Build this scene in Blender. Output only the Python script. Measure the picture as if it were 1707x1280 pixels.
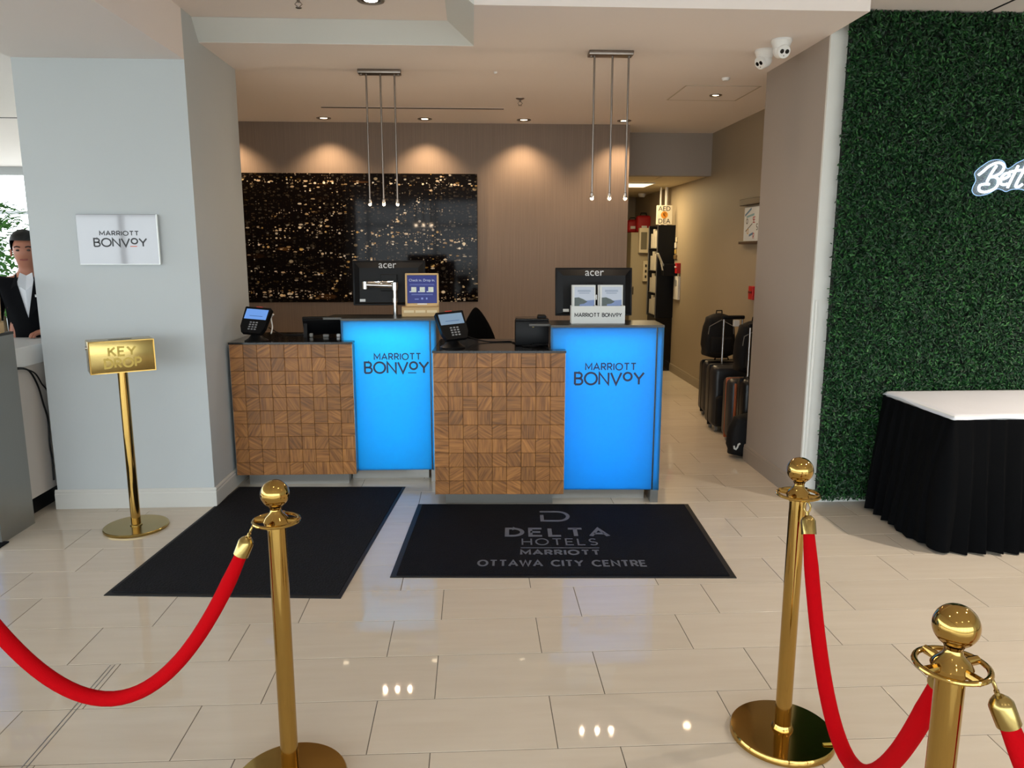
import bpy, bmesh, math, random
import numpy as np
from mathutils import Vector, Matrix

for o in list(bpy.data.objects): bpy.data.objects.remove(o)
S = bpy.context.scene
C = S.collection
PI = math.pi
R = math.radians

# ------------------------------------------------------------------ camera
F_PX, PITCH, YAW, ROLL, CAM_H = 1270.0, 0.17768, 0.05066, 0.00069, 1.645
def cam_axes():
    cy, sy, cp, sp = math.cos(YAW), math.sin(YAW), math.cos(PITCH), math.sin(PITCH)
    w = Vector((sy*cp, cy*cp, -sp)); r = Vector((cy, -sy, 0)); u = r.cross(w)
    c, s = math.cos(ROLL), math.sin(ROLL)
    return c*r+s*u, -s*r+c*u, w
CR, CU, CW = cam_axes()
CAM = Vector((0, 0, CAM_H))
cd = bpy.data.cameras.new('camera'); cam = bpy.data.objects.new('camera', cd); C.objects.link(cam)
cd.sensor_width = 36; cd.lens = F_PX/1707*36; cd.clip_start = .05; cd.clip_end = 200
cam.matrix_world = Matrix((( CR.x, CU.x, -CW.x, 0), (CR.y, CU.y, -CW.y, 0), (CR.z, CU.z, -CW.z, CAM_H), (0, 0, 0, 1)))
S.camera = cam
def at(px, py, **k):                 # pixel -> point on a plane x=, y= or z=
    d = CW + CR*((px-853.5)/F_PX) - CU*((py-640)/F_PX)
    (ax, v), = k.items(); i = 'xyz'.index(ax)
    return CAM + d*((v-CAM[i])/d[i])
def px(P):
    d = Vector(P)-CAM; z = d.dot(CW)
    return (853.5+F_PX*d.dot(CR)/z, 640-F_PX*d.dot(CU)/z, z)

# ------------------------------------------------------------------ world and light
wd = bpy.data.worlds.new('world'); S.world = wd; wd.use_nodes = True
bg = wd.node_tree.nodes['Background']; bg.inputs[0].default_value = (.86, .95, 1.0, 1); bg.inputs[1].default_value = 6.0
vs = S.view_settings; vs.view_transform = 'Standard'; vs.look = 'None'; vs.gamma = 1; vs.use_curve_mapping = False
vs.exposure = 0.0
def area_light(name, loc, rot, sx, sy, power, col, parent=None, portal=False, spread=None):
    l = bpy.data.lights.new(name, 'AREA'); l.shape = 'RECTANGLE'; l.size = sx; l.size_y = sy; l.energy = power; l.color = col
    if portal: l.cycles.is_portal = True
    if spread: l.spread = spread
    o = bpy.data.objects.new(name, l); C.objects.link(o); o.location = loc; o.rotation_euler = rot; o.parent = parent
    return o
def spot(name, loc, power, col, ang, blend=.6, r=.03, parent=None, rot=(0, 0, 0)):
    l = bpy.data.lights.new(name, 'SPOT'); l.energy = power; l.color = col; l.spot_size = ang; l.spot_blend = blend; l.shadow_soft_size = r
    o = bpy.data.objects.new(name, l); C.objects.link(o); o.location = loc; o.rotation_euler = rot; o.parent = parent
    return o
# daylight enters through the window walls: portals guide the sky light in
area_light('daylight_portal', (-1, -4.98, 1.55), (R(90), 0, 0), 18, 2.7, 1, (1, 1, 1), portal=True)
area_light('daylight_portal', (-9.98, 4.5, 1.55), (R(90), 0, R(-90)), 19, 2.7, 1, (1, 1, 1), portal=True)
area_light('daylight_portal', (-6.4, 13.98, 1.55), (R(-90), 0, 0), 7.0, 2.7, 1, (1, 1, 1), portal=True)
WARM = (1, .70, .42); SOFT = (1, .87, .74)

# ------------------------------------------------------------------ materials
def lin(h):
    h = h.lstrip('#'); v = [int(h[i:i+2], 16)/255 for i in (0, 2, 4)]
    return tuple(x/12.92 if x <= .04045 else ((x+.055)/1.055)**2.4 for x in v)
MATS = {}
def mat(name, col='#808080', rough=.5, metal=0, spec=.5, bump=0, bscale=50, var=0, vscale=3, coat=0, emit=None, estr=0, alpha=None, stretch=(1, 1, 1), sheen=0, trans=0, ior=1.45, detail=4):
    if name in MATS: return MATS[name]
    m = bpy.data.materials.new(name); m.use_nodes = True; MATS[name] = m
    nt = m.node_tree; b = nt.nodes['Principled BSDF']
    c = lin(col) if isinstance(col, str) else col
    b.inputs['Base Color'].default_value = (*c, 1); b.inputs['Roughness'].default_value = rough; b.inputs['Metallic'].default_value = metal
    b.inputs['Specular IOR Level'].default_value = spec; b.inputs['Coat Weight'].default_value = coat; b.inputs['Coat Roughness'].default_value = .05
    b.inputs['IOR'].default_value = ior; b.inputs['Transmission Weight'].default_value = trans
    if sheen: b.inputs['Sheen Weight'].default_value = sheen; b.inputs['Sheen Roughness'].default_value = .4
    if emit: b.inputs['Emission Color'].default_value = (*(lin(emit) if isinstance(emit, str) else emit), 1); b.inputs['Emission Strength'].default_value = estr
    if bump or var:
        tc = nt.nodes.new('ShaderNodeTexCoord'); mp = nt.nodes.new('ShaderNodeMapping'); mp.inputs['Scale'].default_value = stretch
        nt.links.new(tc.outputs['Object'], mp.inputs['Vector'])
    if var:
        n = nt.nodes.new('ShaderNodeTexNoise'); n.inputs['Scale'].default_value = vscale; n.inputs['Detail'].default_value = detail
        rp = nt.nodes.new('ShaderNodeMix'); rp.data_type = 'RGBA'
        rp.inputs[6].default_value = (*[x*(1-var) for x in c], 1); rp.inputs[7].default_value = (*[min(1, x*(1+var)) for x in c], 1)
        nt.links.new(mp.outputs[0], n.inputs['Vector']); nt.links.new(n.outputs['Fac'], rp.inputs[0]); nt.links.new(rp.outputs[2], b.inputs['Base Color'])
    if bump:
        n2 = nt.nodes.new('ShaderNodeTexNoise'); n2.inputs['Scale'].default_value = bscale; n2.inputs['Detail'].default_value = 3
        bp = nt.nodes.new('ShaderNodeBump'); bp.inputs['Strength'].default_value = bump; bp.inputs['Distance'].default_value = .005
        nt.links.new(mp.outputs[0], n2.inputs['Vector']); nt.links.new(n2.outputs['Fac'], bp.inputs['Height']); nt.links.new(bp.outputs[0], b.inputs['Normal'])
    return m
def nodes(m): return m.node_tree.nodes, m.node_tree.links, m.node_tree.nodes['Principled BSDF']

paint_grey = mat('paint_grey', '#b9bfc1', .6, bump=.05, bscale=120, var=.03, vscale=2)
paint_taupe = mat('paint_taupe', '#9d938a', .6, bump=.05, bscale=120, var=.03, vscale=2)
paint_white = mat('paint_white', '#d6d7d2', .55, bump=.05, bscale=120)
paint_trim = mat('paint_trim', '#c6c6c1', .4)
ceil_mat = mat('ceiling_paint', '#efe7e3', .7, bump=.04, bscale=90)
hall_paint = mat('paint_hall', '#988b76', .6, bump=.05, bscale=120, var=.04, vscale=2)
steel = mat('brushed_steel', '#93918c', .34, .9, bump=.08, bscale=60, stretch=(1, 1, .03), var=.06, vscale=4)
steel_dark = mat('dark_steel', '#403e3b', .35, .9, bump=.05, bscale=60, stretch=(.03, 1, 1))
chrome = mat('chrome', '#c9c9c9', .12, 1)
nickel = mat('satin_nickel', '#8a8078', .3, 1)
brass = mat('polished_brass', '#b1904f', .09, 1, var=.06, vscale=6, stretch=(4, 4, .6))
brass_soft = mat('satin_brass', '#a9935a', .22, 1, bump=.02, bscale=80)
black_pl = mat('black_plastic', '#08080a', .45, spec=.25, bump=.03, bscale=300)
black_gl = mat('black_gloss', '#08080a', .12)
black_stone = mat('dark_countertop', '#1d1b1a', .12, var=.3, vscale=40)
white_pl = mat('white_plastic', '#e2e2e0', .3)
white_card = mat('white_card', '#cfd1ce', .5)
red_pl = mat('red_plastic', '#b3191d', .35)
velvet = mat('red_velvet', '#b0040e', .9, bump=.25, bscale=350, spec=.08)
fabric_black = mat('black_cloth', '#050608', .9, bump=.2, bscale=300, spec=.1)
bag_black = mat('black_nylon', '#0d0d0f', .7, bump=.3, bscale=60, spec=.3)
case_grey = mat('charcoal_shell', '#232427', .38, bump=.08, bscale=200)
linen = mat('white_linen', '#dcdde2', .8, bump=.3, bscale=25)
letter_navy = mat('letter_navy', '#0b1236', .4)
letter_black = mat('letter_black', '#101014', .35)
letter_grey = mat('mat_letter_grey', '#686b74', .95, spec=.1, bump=.3, bscale=200)
glass_clear = mat('window_glass', '#ffffff', .0)
n_, l_, b_ = nodes(glass_clear)
tr = n_.new('ShaderNodeBsdfTransparent'); gl = n_.new('ShaderNodeBsdfGlossy'); gl.inputs['Roughness'].default_value = .02; mx = n_.new('ShaderNodeMixShader'); mx.inputs[0].default_value = .06
l_.new(tr.outputs[0], mx.inputs[1]); l_.new(gl.outputs[0], mx.inputs[2]); l_.new(mx.outputs[0], n_['Material Output'].inputs['Surface'])

def floor_mat():
    m = mat('porcelain_tile', '#cfc5b4', .035, spec=.5); n, l, b = nodes(m)
    tc = n.new('ShaderNodeTexCoord'); oi = n.new('ShaderNodeObjectInfo'); mp = n.new('ShaderNodeMapping'); mp.inputs['Scale'].default_value = (2.2, 16, 2)
    ad = n.new('ShaderNodeVectorMath'); ad.operation = 'MULTIPLY_ADD'; ad.inputs[1].default_value = (1, 1, 1)
    geo = n.new('ShaderNodeNewGeometry')
    sc = n.new('ShaderNodeVectorMath'); sc.operation = 'SCALE'; sc.inputs[0].default_value = (7, 13, 5)
    l.new(oi.outputs['Random'], sc.inputs['Scale']); l.new(geo.outputs['Position'], ad.inputs[0]); l.new(sc.outputs[0], ad.inputs[2]); l.new(ad.outputs[0], mp.inputs['Vector'])
    nz = n.new('ShaderNodeTexNoise'); nz.inputs['Scale'].default_value = 1.3; nz.inputs['Detail'].default_value = 6; l.new(mp.outputs[0], nz.inputs['Vector'])
    r = n.new('ShaderNodeValToRGB'); r.color_ramp.elements[0].position = .3; r.color_ramp.elements[1].position = .72
    r.color_ramp.elements[0].color = (*lin('#cabfae'), 1); r.color_ramp.elements[1].color = (*lin('#d0c6b6'), 1)
    l.new(nz.outputs['Fac'], r.inputs[0])
    hs = n.new('ShaderNodeHueSaturation'); mr = n.new('ShaderNodeMapRange'); mr.inputs['To Min'].default_value = .955; mr.inputs['To Max'].default_value = 1.03
    l.new(oi.outputs['Random'], mr.inputs[0]); l.new(mr.outputs[0], hs.inputs['Value']); l.new(r.outputs[0], hs.inputs['Color']); l.new(hs.outputs[0], b.inputs['Base Color'])
    return m
tile_mat = floor_mat()
grout = mat('grout', '#5d564b', .9)

def wood_mat():
    m = mat('oak_end_tile', '#9a6b3d', .42); n, l, b = nodes(m)
    tc = n.new('ShaderNodeTexCoord'); oi = n.new('ShaderNodeObjectInfo')
    vr = n.new('ShaderNodeVectorRotate'); vr.rotation_type = 'Y_AXIS'
    ml = n.new('ShaderNodeMath'); ml.operation = 'MULTIPLY'; ml.inputs[1].default_value = 31.0
    sn = n.new('ShaderNodeMath'); sn.operation = 'SNAP'; sn.inputs[1].default_value = .5236
    l.new(oi.outputs['Random'], ml.inputs[0]); l.new(ml.outputs[0], sn.inputs[0]); l.new(sn.outputs[0], vr.inputs['Angle'])
    l.new(tc.outputs['Object'], vr.inputs['Vector'])
    of = n.new('ShaderNodeVectorMath'); of.operation = 'SCALE'; of.inputs[0].default_value = (3.1, 1.7, 5.3); l.new(oi.outputs['Random'], of.inputs['Scale'])
    ad = n.new('ShaderNodeVectorMath'); l.new(vr.outputs[0], ad.inputs[0]); l.new(of.outputs[0], ad.inputs[1])
    mp = n.new('ShaderNodeMapping'); mp.inputs['Scale'].default_value = (6, 6, 75); l.new(ad.outputs[0], mp.inputs['Vector'])
    nz = n.new('ShaderNodeTexNoise'); nz.inputs['Scale'].default_value = 1.0; nz.inputs['Detail'].default_value = 4; nz.inputs['Distortion'].default_value = .5; l.new(mp.outputs[0], nz.inputs['Vector'])
    r = n.new('ShaderNodeValToRGB'); e = r.color_ramp.elements
    e[0].position = .3; e[0].color = (*lin('#6a421f'), 1); e[1].position = .7; e[1].color = (*lin('#aa733c'), 1)
    l.new(nz.outputs['Fac'], r.inputs[0])
    hs = n.new('ShaderNodeHueSaturation'); wn = n.new('ShaderNodeTexWhiteNoise'); wn.noise_dimensions = '1D'; l.new(oi.outputs['Random'], wn.inputs['W'])
    mr = n.new('ShaderNodeMapRange'); mr.inputs['To Min'].default_value = .82; mr.inputs['To Max'].default_value = 1.15
    l.new(wn.outputs[0], mr.inputs[0]); l.new(mr.outputs[0], hs.inputs['Value']); l.new(r.outputs[0], hs.inputs['Color']); l.new(hs.outputs[0], b.inputs['Base Color'])
    return m
wood_tile_mat = wood_mat()
wood_dark = mat('dark_walnut', '#3a2418', .45, var=.25, vscale=8, stretch=(1, 12, 12))
wood_core = mat('cabinet_core', '#3b2817', .7)
tan_wood = mat('light_oak', '#c7a877', .5, var=.1, vscale=20, stretch=(1, 1, 8))

def wallpaper():
    m = mat('grass_cloth', '#8a7a6c', .7); n, l, b = nodes(m)
    tc = n.new('ShaderNodeTexCoord'); mp = n.new('ShaderNodeMapping'); mp.inputs['Scale'].default_value = (170, 1, 1.6); l.new(tc.outputs['Object'], mp.inputs['Vector'])
    nz = n.new('ShaderNodeTexNoise'); nz.inputs['Scale'].default_value = 1; nz.inputs['Detail'].default_value = 3; l.new(mp.outputs[0], nz.inputs['Vector'])
    r = n.new('ShaderNodeValToRGB'); r.color_ramp.elements[0].position = .3; r.color_ramp.elements[1].position = .75
    r.color_ramp.elements[0].color = (*lin('#7c6c60'), 1); r.color_ramp.elements[1].color = (*lin('#8a7a6d'), 1); l.new(nz.outputs['Fac'], r.inputs[0]); l.new(r.outputs[0], b.inputs['Base Color'])
    bp = n.new('ShaderNodeBump'); bp.inputs['Strength'].default_value = .25; bp.inputs['Distance'].default_value = .003; l.new(nz.outputs['Fac'], bp.inputs['Height']); l.new(bp.outputs[0], b.inputs['Normal'])
    return m
paper_mat = wallpaper()

def art_mat():
    m = mat('city_lights_print', '#0c0908', .06, spec=.11); n, l, b = nodes(m)
    tc = n.new('ShaderNodeTexCoord')
    col = None
    cache = []
    def streets():
        # rows of street lamps: a few straight lines across the print
        if cache: return cache[0]
        out = None
        for (xa, za, xb, zb, wd_) in ((-.7, .755, .95, .675, .035), (-.95, .60, .35, .42, .03), (-.98, .10, .5, .05, .05), (1.05, 1.28, .2, .52, .035), (.1, 1.05, -.35, .68, .02), (.45, .60, 1.38, .64, .03), (-1.0, 1.22, 1.38, 1.19, .022), (.9, .35, 1.3, .62, .02), (-.95, .33, .2, .27, .018), (-.2, .02, .1, .5, .018)):
            nx, nz_ = -(zb-za), xb-xa; L = math.hypot(nx, nz_); nx /= L; nz_ /= L; d0 = nx*xa+nz_*za
            dt = n.new('ShaderNodeVectorMath'); dt.operation = 'DOT_PRODUCT'; dt.inputs[1].default_value = (nx, 0, nz_); l.new(tc.outputs['Object'], dt.inputs[0])
            sb = n.new('ShaderNodeMath'); sb.operation = 'SUBTRACT'; sb.inputs[1].default_value = d0; l.new(dt.outputs['Value'], sb.inputs[0])
            ab = n.new('ShaderNodeMath'); ab.operation = 'ABSOLUTE'; l.new(sb.outputs[0], ab.inputs[0])
            mr = n.new('ShaderNodeMapRange'); mr.inputs['From Min'].default_value = wd_*.5; mr.inputs['From Max'].default_value = wd_; mr.inputs['To Min'].default_value = 1; mr.inputs['To Max'].default_value = 0; l.new(ab.outputs[0], mr.inputs[0])
            # the line only runs between its two ends
            ds = n.new('ShaderNodeVectorMath'); ds.operation = 'DOT_PRODUCT'; ds.inputs[1].default_value = (nz_, 0, -nx); l.new(tc.outputs['Object'], ds.inputs[0])
            c0 = nz_*(xa+xb)/2-nx*(za+zb)/2
            s2 = n.new('ShaderNodeMath'); s2.operation = 'SUBTRACT'; s2.inputs[1].default_value = c0; l.new(ds.outputs['Value'], s2.inputs[0])
            a2 = n.new('ShaderNodeMath'); a2.operation = 'ABSOLUTE'; l.new(s2.outputs[0], a2.inputs[0])
            lt = n.new('ShaderNodeMath'); lt.operation = 'LESS_THAN'; lt.inputs[1].default_value = L/2; l.new(a2.outputs[0], lt.inputs[0])
            mm = n.new('ShaderNodeMath'); mm.operation = 'MULTIPLY'; l.new(mr.outputs[0], mm.inputs[0]); l.new(lt.outputs[0], mm.inputs[1])
            if out is None: out = mm.outputs[0]
            else:
                mx_ = n.new('ShaderNodeMath'); mx_.operation = 'MAXIMUM'; l.new(out, mx_.inputs[0]); l.new(mm.outputs[0], mx_.inputs[1]); out = mx_.outputs[0]
        cache.append(out); return out
    def layer(prev, sx, sz, size, keep, tint, seed, band):
        mp = n.new('ShaderNodeMapping'); mp.inputs['Scale'].default_value = (sx, 1, sz); mp.inputs['Location'].default_value = (seed, 0, seed*1.7); mp.inputs['Rotation'].default_value = (0, 0, 0)
        l.new(tc.outputs['Object'], mp.inputs['Vector'])
        sep = n.new('ShaderNodeSeparateXYZ'); l.new(mp.outputs[0], sep.inputs[0]); cmb = n.new('ShaderNodeCombineXYZ'); l.new(sep.outputs[0], cmb.inputs[0]); l.new(sep.outputs[2], cmb.inputs[1])
        v = n.new('ShaderNodeTexVoronoi'); v.voronoi_dimensions = '2D'; v.inputs['Scale'].default_value = 1; v.inputs['Randomness'].default_value = .9; l.new(cmb.outputs[0], v.inputs['Vector'])
        sp = n.new('ShaderNodeSeparateColor'); l.new(v.outputs['Color'], sp.inputs[0])
        # cell dot radius varies with a per-cell value; only some cells carry a light
        rr = n.new('ShaderNodeMapRange'); rr.inputs['From Min'].default_value = 1-keep; rr.inputs['From Max'].default_value = 1; rr.inputs['To Min'].default_value = -.02; rr.inputs['To Max'].default_value = size
        l.new(sp.outputs[0], rr.inputs[0])
        df = n.new('ShaderNodeMath'); df.operation = 'SUBTRACT'; l.new(rr.outputs[0], df.inputs[0]); l.new(v.outputs['Distance'], df.inputs[1])
        st = n.new('ShaderNodeMapRange'); st.inputs['From Min'].default_value = 0; st.inputs['From Max'].default_value = .06; l.new(df.outputs[0], st.inputs[0])
        # streets: streaky density
        nm = n.new('ShaderNodeMapping'); nm.inputs['Scale'].default_value = (.9, 1, band); nm.inputs['Rotation'].default_value = (0, R(8), 0); l.new(tc.outputs['Object'], nm.inputs['Vector'])
        nz = n.new('ShaderNodeTexNoise'); nz.inputs['Scale'].default_value = 1.6; nz.inputs['Detail'].default_value = 2; l.new(nm.outputs[0], nz.inputs['Vector'])
        m0 = n.new('ShaderNodeMapRange'); m0.inputs['From Min'].default_value = .57; m0.inputs['From Max'].default_value = .66; m0.inputs['To Min'].default_value = .04; m0.inputs['To Max'].default_value = .9; l.new(nz.outputs['Fac'], m0.inputs[0])
        ms = n.new('ShaderNodeMath'); ms.operation = 'MAXIMUM'; l.new(m0.outputs[0], ms.inputs[0]); l.new(streets(), ms.inputs[1])
        mu = n.new('ShaderNodeMath'); mu.operation = 'MULTIPLY'; l.new(st.outputs[0], mu.inputs[0]); l.new(ms.outputs[0], mu.inputs[1])
        tn = n.new('ShaderNodeMix'); tn.data_type = 'RGBA'; tn.inputs[6].default_value = (*lin(tint[0]), 1); tn.inputs[7].default_value = (*lin(tint[1]), 1); l.new(sp.outputs[1], tn.inputs[0])
        mix = n.new('ShaderNodeMix'); mix.data_type = 'RGBA'; l.new(mu.outputs[0], mix.inputs[0]); l.new(tn.outputs[2], mix.inputs[7])
        if prev is None: mix.inputs[6].default_value = (*lin('#0d0908'), 1)
        else: l.new(prev, mix.inputs[6])
        return mix.outputs[2]
    col = layer(None, 2.6, 9.5, .36, .45, ('#3a2616', '#553a1e'), 3.3, 4)
    col = layer(col, 40, 46, .32, .55, ('#8d7150', '#c4b9aa'), 1.1, 6)
    col = layer(col, 15, 34, .36, .62, ('#b48c48', '#e8dfd0'), 5.2, 10)
    col = layer(col, 22, 26, .34, .6, ('#c9a25a', '#f4efe6'), 2.6, 8)
    col = layer(col, 9, 12, .24, .38, ('#d8b268', '#fff6e0'), 9.7, 3)
    l.new(col, b.inputs['Base Color'])
    return m

def translucent(name, col):
    m = mat(name, col, .2); n, l, b = nodes(m)
    t = n.new('ShaderNodeBsdfTranslucent'); t.inputs['Color'].default_value = (*lin(col), 1); g = n.new('ShaderNodeBsdfGlossy'); g.inputs['Roughness'].default_value = .35
    fr = n.new('ShaderNodeFresnel'); fr.inputs[0].default_value = 1.4; mx = n.new('ShaderNodeMixShader'); l.new(fr.outputs[0], mx.inputs[0]); l.new(t.outputs[0], mx.inputs[1]); l.new(g.outputs[0], mx.inputs[2])
    l.new(mx.outputs[0], n['Material Output'].inputs['Surface'])
    return m
frost = translucent('frosted_acrylic', '#6fd0f6')
box_white = mat('lightbox_white', '#d8d8d8', .7)

def emis(name, col, s):
    return mat(name, '#111111', .5, emit=col, estr=s)

# ------------------------------------------------------------------ geometry helpers
class MB:
    def __init__(s): s.v = []; s.f = []
    def add(s, v, f):
        n = len(s.v); s.v += [tuple(p) for p in v]; s.f += [tuple(i+n for i in q) for q in f]; return s
    def box(s, x0, x1, y0, y1, z0, z1, T=None):
        v = [(x, y, z) for z in (z0, z1) for y in (y0, y1) for x in (x0, x1)]
        if T is not None: v = [T @ Vector(p) for p in v]
        return s.add(v, [(0, 2, 3, 1), (4, 5, 7, 6), (0, 1, 5, 4), (2, 6, 7, 3), (0, 4, 6, 2), (1, 3, 7, 5)])
    def rbox(s, x0, x1, y0, y1, z0, z1, b=.01, seg=2, T=None):
        bm = bmesh.new(); bmesh.ops.create_cube(bm, size=1)
        for q in bm.verts: q.co = Vector((x0+(q.co.x+.5)*(x1-x0), y0+(q.co.y+.5)*(y1-y0), z0+(q.co.z+.5)*(z1-z0)))
        b = min(b, .49*min(abs(x1-x0), abs(y1-y0), abs(z1-z0)))
        bmesh.ops.bevel(bm, geom=bm.edges[:], offset=b, segments=seg, profile=.5, affect='EDGES')
        return s.from_bm(bm, T)
    def from_bm(s, bm, T=None):
        bm.verts.index_update()
        v = [T @ q.co if T is not None else q.co.copy() for q in bm.verts]; f = [[q.index for q in g.verts] for g in bm.faces]
        bm.free(); return s.add(v, f)
    def lathe(s, prof, n=32, c=(0, 0, 0), T=None):
        v = []; f = []; m = len(prof)
        for i in range(n):
            a = 2*PI*i/n
            for r, z in prof:
                p = Vector((c[0]+r*math.cos(a), c[1]+r*math.sin(a), c[2]+z)); v.append(T @ p if T is not None else p)
        for i in range(n):
            j = (i+1) % n
            for k in range(m-1): f.append((i*m+k, j*m+k, j*m+k+1, i*m+k+1))
        if prof[0][0] > 1e-5: f.append(tuple(reversed([i*m for i in range(n)])))
        if prof[-1][0] > 1e-5: f.append(tuple(i*m+m-1 for i in range(n)))
        return s.add(v, f)
    def tube(s, pts, r, n=10, closed=False):
        pts = [Vector(p) for p in pts]; m = len(pts); rs = r if isinstance(r, (list, tuple)) else [r]*m
        v = []; f = []; up = None
        for i, p in enumerate(pts):
            a = pts[(i-1) % m] if (closed or i) else p; b = pts[(i+1) % m] if (closed or i < m-1) else p
            t = (b-a).normalized()
            if up is None: up = Vector((0, 0, 1)) if abs(t.z) < .9 else Vector((1, 0, 0))
            x = t.cross(up); x = x.normalized() if x.length > 1e-6 else t.orthogonal().normalized(); up = x.cross(t).normalized()
            for k in range(n): q = 2*PI*k/n; v.append(p+(x*math.cos(q)+up*math.sin(q))*rs[i])
        for i in range(m if closed else m-1):
            j = (i+1) % m
            for k in range(n): f.append((i*n+k, i*n+(k+1) % n, j*n+(k+1) % n, j*n+k))
        if not closed: f.append(tuple(reversed(range(n)))); f.append(tuple((m-1)*n+k for k in range(n)))
        return s.add(v, f)
    def cyl(s, a, b, r, n=16): return s.tube([a, b], r, n)
    def prism(s, poly, z0, z1, T=None):        # poly in xy, extruded in z
        n = len(poly); v = [Vector((x, y, z)) for z in (z0, z1) for x, y in poly]
        if T is not None: v = [T @ p for p in v]
        return s.add(v, [tuple(reversed(range(n))), tuple(range(n, 2*n))]+[(i, (i+1) % n, n+(i+1) % n, n+i) for i in range(n)])
    def ball(s, c, r, n=24, T=None, sc=(1, 1, 1)):
        bm = bmesh.new(); bmesh.ops.create_uvsphere(bm, u_segments=n, v_segments=n//2, radius=1)
        for q in bm.verts: q.co = Vector((c[0]+q.co.x*r*sc[0], c[1]+q.co.y*r*sc[1], c[2]+q.co.z*r*sc[2]))
        return s.from_bm(bm, T)
    def mesh(s, name):
        me = bpy.data.meshes.new(name); me.from_pydata(s.v, [], s.f)
        bm = bmesh.new(); bm.from_mesh(me); bmesh.ops.recalc_face_normals(bm, faces=bm.faces[:]); bm.to_mesh(me); bm.free(); me.update(); return me
def finish(o, m, parent, smooth, ang=35):
    C.objects.link(o)
    if m: o.data.materials.append(m)
    o.parent = parent
    if smooth:
        o.data.polygons.foreach_set('use_smooth', [True]*len(o.data.polygons))
        try: o.data.set_sharp_from_angle(angle=R(ang))
        except Exception: pass
    return o
def obj(name, mb, m, parent=None, smooth=False, label=None, ang=35):
    o = bpy.data.objects.new(name, mb.mesh(name)); finish(o, m, parent, smooth, ang)
    if label: o['label'] = label
    return o
def share(name, src, parent=None, loc=(0, 0, 0), rot=(0, 0, 0)):
    o = bpy.data.objects.new(name, src.data); C.objects.link(o); o.parent = parent; o.location = loc; o.rotation_euler = rot; return o
def tag(o, label, cat, group=None):
    o['label'] = label; o['category'] = cat
    if group: o['group'] = group
    return o
def thing(name, label, cat, loc=(0, 0, 0), rz=0, group=None):
    o = bpy.data.objects.new(name, None); C.objects.link(o); o.empty_display_size = .1; o.location = loc; o.rotation_euler = (0, 0, rz)
    return tag(o, label, cat, group)
def struct(name, mb, m, label=None, smooth=False):
    o = obj(name, mb, m, None, smooth); o['kind'] = 'structure'
    if label: o['label'] = label
    return o
def copy_tree(o, parent=None):
    c = o.copy(); C.objects.link(c); c.parent = parent
    for ch in list(o.children): copy_tree(ch, c)
    return c

# --------- stroke lettering: cap height 1, returns polylines and the advance
def arc(cx, cy, rx, ry, a0, a1, n=14): return [(cx+rx*math.cos(R(a0+(a1-a0)*i/n)), cy+ry*math.sin(R(a0+(a1-a0)*i/n))) for i in range(n+1)]
G = {
 'M': ([[(0, 0), (0, 1), (.46, .25), (.92, 1), (.92, 0)]], .92), 'A': ([[(0, 0), (.44, 1), (.88, 0)], [(.17, .33), (.71, .33)]], .88),
 'R': ([[(0, 0), (0, 1), (.34, 1)]+arc(.34, .73, .27, .27, 90, -90)+[(0, .46)], [(.3, .46), (.64, 0)]], .64), 'I': ([[(0, 0), (0, 1)]], 0),
 'O': ([arc(.5, .5, .5, .5, 90, 450, 32)], 1.0), 'T': ([[(0, 1), (.72, 1)], [(.36, 1), (.36, 0)]], .72),
 'B': ([[(0, 0), (0, 1), (.32, 1)]+arc(.32, .76, .24, .24, 90, -90)+[(0, .52)], [(.3, .52)]+arc(.34, .26, .28, .26, 90, -90)+[(0, 0)]], .62),
 'N': ([[(0, 0), (0, 1), (.76, 0), (.76, 1)]], .76), 'V': ([[(0, 1), (.43, 0), (.86, 1)]], .86), 'Y': ([[(0, 1), (.4, .47), (.8, 1)], [(.4, .47), (.4, 0)]], .8),
 'D': ([[(0, 0), (0, 1), (.3, 1)]+arc(.3, .5, .5, .5, 90, -90)+[(0, 0)]], .8), 'E': ([[(.6, 1), (0, 1), (0, 0), (.6, 0)], [(0, .52), (.52, .52)]], .6),
 'L': ([[(0, 1), (0, 0), (.56, 0)]], .56), 'H': ([[(0, 0), (0, 1)], [(.74, 0), (.74, 1)], [(0, .5), (.74, .5)]], .74),
 'S': ([arc(.3, .74, .28, .26, 40, 270, 14)+arc(.3, .24, .3, .24, 90, -140, 14)], .6), 'C': ([arc(.5, .5, .5, .5, 45, 315, 24)], .88),
 'W': ([[(0, 1), (.3, 0), (.6, 1), (.9, 0), (1.2, 1)]], 1.2), 'K': ([[(0, 0), (0, 1)], [(.6, 1), (.02, .45)], [(.2, .6), (.64, 0)]], .64),
 'P': ([[(0, 0), (0, 1), (.34, 1)]+arc(.34, .73, .27, .27, 90, -90)+[(0, .46)]], .62),
 'o': ([arc(.33, .67, .33, .33, 90, 450, 24)], .66), ' ': ([], .45)}
def word(txt, gap=.22):
    x = 0; out = []
    for ch in txt:
        st, w = G[ch]
        out += [[(x+a, b) for a, b in pl] for pl in st]; x += w+gap
    return out, x-gap
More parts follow.
